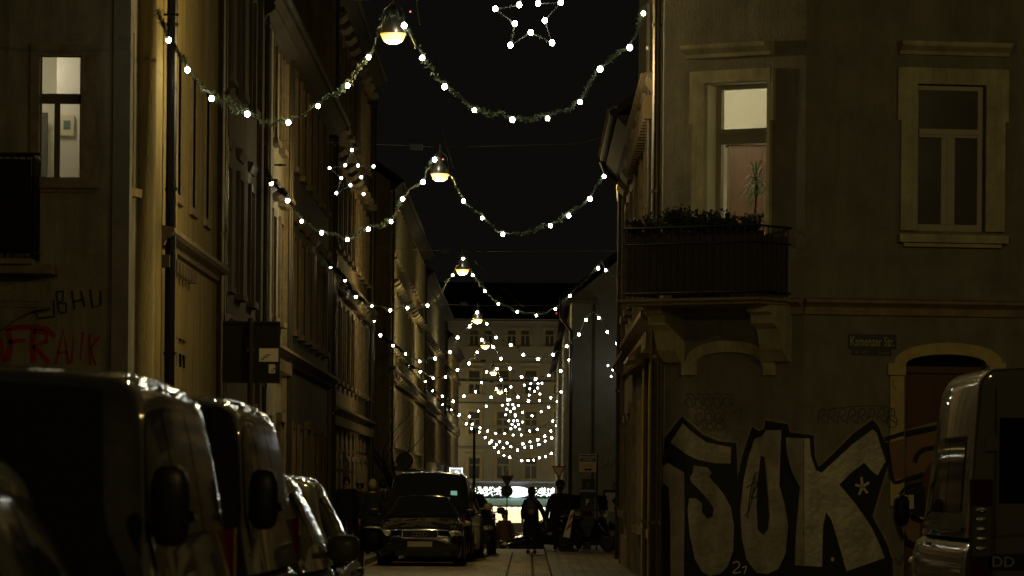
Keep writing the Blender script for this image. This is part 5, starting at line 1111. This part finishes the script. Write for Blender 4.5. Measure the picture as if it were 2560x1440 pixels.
# scooters
def scooter(loc, rz, label, sc=1):
    t = thing('scooter', label, 'scooter', loc, rz, 'scooters and bikes on the right'); P = PAINT['black']
    for y in (0, 1.28):
        w_ = obj('wheel', MB().lathe((0, y, .26), [(.2, -.05), (.26, -.04), (.26, .04), (.2, .05)], 20, 'x'), M['rubber'], t, local=True); obj('rim', MB().lathe((0, y, .26), [(.17, -.055), (.17, .055)], 14, 'x'), M['rim'], w_, local=True)
    S = [(-.12, .42, .05, .30), (.05, .60, .13, .36), (.2, .86, .19, .40), (.33, .80, .17, .30), (.5, .40, .15, .22), (.75, .38, .16, .22), (.85, .62, .18, .28), (1.1, .76, .17, .45), (1.4, .74, .13, .52), (1.52, .66, .06, .56)]
    rows = []
    for (y, zt, w_, zb) in smoothS(S):
        rows.append([Vector((w_*math.sin(a), y, (zt+zb)/2+(zt-zb)/2*math.cos(a))) for a in [k*math.pi/6 for k in range(13)]])
    obj('body', MB().grid(rows), P, t, local=True, smooth=True)
    obj('seat', MB().ball((0, 1.1, .80), (.15, .38, .07)), M['dark'], t, local=True, smooth=True)
    obj('fork', MB().tube([(0, 0, .26), (0, .12, .55), (0, .25, 1.0)], .03), M['chrome'], t, local=True)
    h = obj('handlebar', MB().tube([(-.34, .32, 1.02), (-.1, .25, 1.0), (.1, .25, 1.0), (.34, .32, 1.02)], .016), M['chrome'], t, local=True)
    obj('windshield', MB().grid([[Vector((x, .12+abs(x)*.2+k*.02, 1.0+.12*k)) for x in (-.2, -.1, 0, .1, .2)] for k in range(4)]), M['glass'], t, local=True)
    obj('headlight', MB().ball((0, .08, .86), (.09, .06, .07)), M['hl'], t, local=True, smooth=True)
    for sx in (-1, 1): obj('mirror', MB().ball((sx*.3, .27, 1.2), (.06, .015, .045)).tube([(sx*.22, .28, 1.02), (sx*.3, .27, 1.17)], .006), M['chrome'], t, local=True, smooth=True)
    obj('front_mudguard', MB().ball((0, 0, .40), (.07, .26, .14)), PAINT['silver'], t, local=True, smooth=True)
    return t
scooter((1.95, 111.5, .12), R(55), 'dark scooter with chrome glints parked at the edge of the right house')
scooter((1.30, 118.5, .12), R(20), 'dark scooter standing behind the ticket machine')
p = at(1440, 1330, 112); t = thing('bicycle', 'dark bicycle leaning between the striped board and the ticket machine', 'bicycle', (p.x, 112, .12), R(20), 'scooters and bikes on the right')
for y in (0, 1.0):
    obj('wheel', MB().tube([Vector((0, y+.33*math.cos(k*.314), .33+.33*math.sin(k*.314))) for k in range(21)], .018, 6), M['rubber'], t, local=True)
obj('frame', MB().tube([(0, 0, .33), (0, .12, .8)], .016).tube([(0, .1, .75), (0, .48, .3), (0, 1.0, .33), (0, .62, .75), (0, .48, .3)], .014).tube([(0, .1, .75), (0, .62, .75)], .014), M['iron'], t, local=True)
obj('handlebar', MB().tube([(-.27, .2, .98), (0, .12, .98), (.27, .2, .98)], .012).tube([(0, .12, .8), (0, .12, .98)], .012), M['chrome'], t, local=True); obj('saddle', MB().ball((0, .66, .9), (.07, .12, .03)).tube([(0, .62, .75), (0, .65, .9)], .012), M['dark'], t, local=True)
# ------------------------------------------------------------------ people
def skin_mesh(name, V, E, root=0):
    me = bpy.data.meshes.new(name); me.from_pydata([v[0] for v in V], E, []); o = bpy.data.objects.new(name, me); COL.objects.link(o)
    md = o.modifiers.new('s', 'SKIN'); md.use_smooth_shade = True; sd = o.modifiers.new('u', 'SUBSURF'); sd.levels = 1; sd.render_levels = 1
    for i, v in enumerate(V):
        s = me.skin_vertices[0].data[i]; r = v[1]; s.radius = r if isinstance(r, tuple) else (r, r); s.use_root = (i == root)
    dg = bpy.context.evaluated_depsgraph_get(); dg.update(); out = bpy.data.meshes.new_from_object(o.evaluated_get(dg)); bpy.data.objects.remove(o); return out
def person(loc, rz, h, label, top, bottom, hat=None, hairm=None, stride=.12, lh=(-.30, .02, .83), rh=(.30, .02, .83), coat=0, scarf=None, pack=None, female=False, group=None):
    t = thing('person', label, 'person', loc, rz, group); s = h/1.75; k = .88 if female else 1
    V = []; E = []; ix = {}
    def v(n, p, r, par=None):
        ix[n] = len(V); V.append((Vector(p)*s, r*s if not isinstance(r, tuple) else (r[0]*s, r[1]*s)))
        if par is not None: E.append((ix[par], ix[n]))
    v('pel', (0, 0, .95), .13*k); v('sp', (0, .0, 1.1), .125*k, 'pel'); v('ch', (0, 0, 1.3), .15*k, 'sp'); v('nb', (0, 0, 1.45), .07, 'ch'); v('nk', (0, .01, 1.52), .055, 'nb'); v('hd', (0, .02, 1.61), .085, 'nk'); v('cr', (0, .01, 1.69), .075, 'hd'); v('no', (0, .12, 1.60), .014, 'hd')
    for nm, sx, st, hd in (('l', -1, stride, lh), ('r', 1, -stride, rh)):
        v('hp'+nm, (sx*.10, 0, .9), .095, 'pel'); v('kn'+nm, (sx*.10, st*.6+.03, .50), .06, 'hp'+nm); v('an'+nm, (sx*.10, st, .10), .04, 'kn'+nm); v('he'+nm, (sx*.10, st-.02, .05), .04, 'an'+nm); v('to'+nm, (sx*.11, st+.16, .035), .033, 'he'+nm)
        v('sh'+nm, (sx*.19*k, 0, 1.40), .065, 'ch'); e = Vector((sx*.19*k, 0, 1.40)).lerp(Vector(hd), .5)+Vector((sx*.035, -.04, 0)); v('el'+nm, tuple(e), .045, 'sh'+nm); v('wr'+nm, hd, .026, 'el'+nm)
        H = Vector(hd); dn = (H-e).normalized(); v('pa'+nm, tuple(H+dn*.06), (.036, .018), 'wr'+nm)
        for f_, (oy, ln) in enumerate(((-.03, .07), (-.01, .08), (.012, .075), (.03, .055))):
            a = H+dn*.09+Vector((0, oy, 0)); v('f%d' % f_+nm, tuple(a), .009, 'pa'+nm); v('g%d' % f_+nm, tuple(a+dn*ln*.6+Vector((-sx*.01, 0, 0))), .008, 'f%d' % f_+nm); v('t%d' % f_+nm, tuple(a+dn*ln+Vector((-sx*.028, 0, 0))), .007, 'g%d' % f_+nm)
        a = H+dn*.04; v('th'+nm, tuple(a+Vector((-sx*.01, .04, 0))), .010, 'pa'+nm); v('tt'+nm, tuple(a+dn*.045+Vector((-sx*.02, .055, 0))), .008, 'th'+nm)
    me = skin_mesh('body', V, E); me.materials.append(M['skin']); o = bpy.data.objects.new('body', me); COL.objects.link(o); o.parent = t
    def sub(name, names, extra, m, root):
        idx = {}; V2 = []; E2 = []
        for n in names: idx[n] = len(V2); r = V[ix[n]][1]; r = r[0] if isinstance(r, tuple) else r; V2.append((V[ix[n]][0], r+extra))
        inv = {i: n for n, i in ix.items()}
        for a, b in E:
            if inv[a] in idx and inv[b] in idx: E2.append((idx[inv[a]], idx[inv[b]]))
        me = skin_mesh(name, V2, E2, idx[root]); me.materials.append(m); o = bpy.data.objects.new(name, me); COL.objects.link(o); o.parent = t
    sub('trousers', ['pel', 'hpl', 'hpr', 'knl', 'knr', 'anl', 'anr'], .016, bottom, 'pel'); sub('jacket', ['sp', 'pel', 'ch', 'nb', 'shl', 'shr', 'ell', 'elr', 'wrl', 'wrr'], .026, top, 'ch')
    for nm, sx, st in (('l', -1, stride), ('r', 1, -stride)): obj('shoe', MB().ball((sx*.105*s, (st+.05)*s, .05*s), (.055*s, .15*s, .05*s)), M['dark'], t, local=True, smooth=True)
    obj('hair', MB().ball((0, -.015*s, 1.645*s), (.095*s, .11*s, .12*s) if not female else (.105*s, .12*s, .15*s)), hairm or M['hair'], t, local=True, smooth=True)
    if coat:
        rows = []
        for q in range(7):
            z = lerp(1.42, coat, q/6); rx = lerp(.20, .27, q/6)*k; ry = lerp(.14, .20, q/6); rows.append([Vector((rx*s*math.cos(a*.5236), ry*s*math.sin(a*.5236), (z+.01*math.sin(a*3))*s)) for a in range(13)])
        obj('coat', MB().grid(rows), top, t, local=True, smooth=True)
    if hat: 
        hh = obj('hat', MB().lathe((0, .0, 1.66*s), [(.112*s, 0), (.118*s, .02*s), (.11*s, .09*s), (.07*s, .145*s), (.01, .16*s)], 18), hat, t, local=True, smooth=True)
        obj('hat_band', MB().lathe((0, .0, 1.655*s), [(.12*s, 0), (.122*s, .035*s)], 18), M['greyc'], hh, local=True)
    if scarf: obj('scarf', MB().tube([Vector((.10*s*math.cos(a*.5236), .10*s*math.sin(a*.5236), 1.48*s)) for a in range(13)], .05*s, 8).bx(-.09*s, .0, -.2*s, -.16*s, 1.1*s, 1.5*s), scarf, t, local=True, smooth=True)
    if pack: bp = obj('backpack', MB().ball((0, -.24*s, 1.22*s), (.15*s, .10*s, .21*s)), pack, t, local=True, smooth=True); obj('pocket', MB().ball((.02, -.32*s, 1.14*s), (.09*s, .04*s, .08*s)), M['trim_g'], bp, local=True, smooth=True)
    return t
pm = at(1399, 1385, 115); pw = at(1328, 1383, 115.6)
hx = (pm.x+pw.x)/2
person((pm.x, 115, .0), R(4), 1.80, 'tall man in dark jacket and striped beanie walking away, holding hands', M['coatd'], M['jeans'], hat=M['coatd'], stride=.02, lh=(-.34, .0, .80), rh=(.22, .06, .92), coat=.82)
person((pw.x, 115.4, .0), R(-4), 1.62, 'woman in long dark coat and hat with grey backpack walking away', M['coatd'], M['jeans'], hat=M['coatd'], stride=.16, lh=(-.24, .05, .92), rh=(.40, .0, .84), coat=.42, scarf=M['greyc'], pack=M['greyc'], female=True)
p = at(1262, 1300, 149); person((p.x, 148, gz(148)), R(190), 1.74, 'pedestrian in a long brown hooded coat between the parked cars', M['coatb'], M['coatb'], hat=M['coatb'], coat=.35, female=True)
for i, (px, d, h_, lab, hat, tp, rz) in enumerate(((866, 112, 1.76, 'person in dark clothes farthest left in the group on the pavement', None, 'coatd', 180), (899, 117, 1.68, 'person with a white woollen beanie in the group on the pavement', 'whitec', 'coatb', 176), (931, 104, 1.66, 'person with pale hair in a dark coat left of the black estate car', None, 'coatd', 0), (956, 112, 1.70, 'person half hidden behind the black van in the pavement group', None, 'coatb', 10))):
    p = at(px, 1300, d); person((p.x, d, .12 if p.x < -3.5 else 0), R(rz), h_, lab, M[tp], M['jeans'], hat=M[hat] if hat else None, coat=.7, hairm=M['trim_d'] if i == 2 else None, stride=.1, female=i in (1, 2), group='pedestrians on the left pavement')
# ------------------------------------------------------------------ bare tree
def bare_tree(base, H, seed, label):
    rg = random.Random(seed); t = thing('bare_tree', label, 'tree', base); tr = MB(); br = MB()
    def grow(mb, p, d, L, r, lev):
        pts = [p]; rs = [r]; q = p
        for k in range(4):
            d = (d+Vector((rg.gauss(0, .13), rg.gauss(0, .13), rg.gauss(0, .06)+.03))).normalized(); q = q+d*L/4; pts.append(q); rs.append(r*(1-.16*(k+1)))
        mb.tube(pts, rs, 7 if lev < 2 else 4)
        if lev >= 5: return
        for k in range(3 if lev else 5):
            i = rg.choice((2, 3, 4)) if k else 4; nd = (d+Vector((rg.gauss(0, .6), rg.gauss(0, .6), rg.gauss(.1, .3)))).normalized(); grow(br, pts[i], nd, L*rg.uniform(.6, .82), rs[i]*.68, lev+1)
    grow(tr, Vector((0, 0, 0)), Vector((0, 0, 1)), H*.36, .16, 0)
    obj('trunk', tr, M['bark'], t, local=True); obj('branches', br, M['bark'], t, local=True)
bare_tree((-4.0, 163, gz(163)+.1), 10.5, 5, 'leafless tree on the left pavement with fine dark twigs')
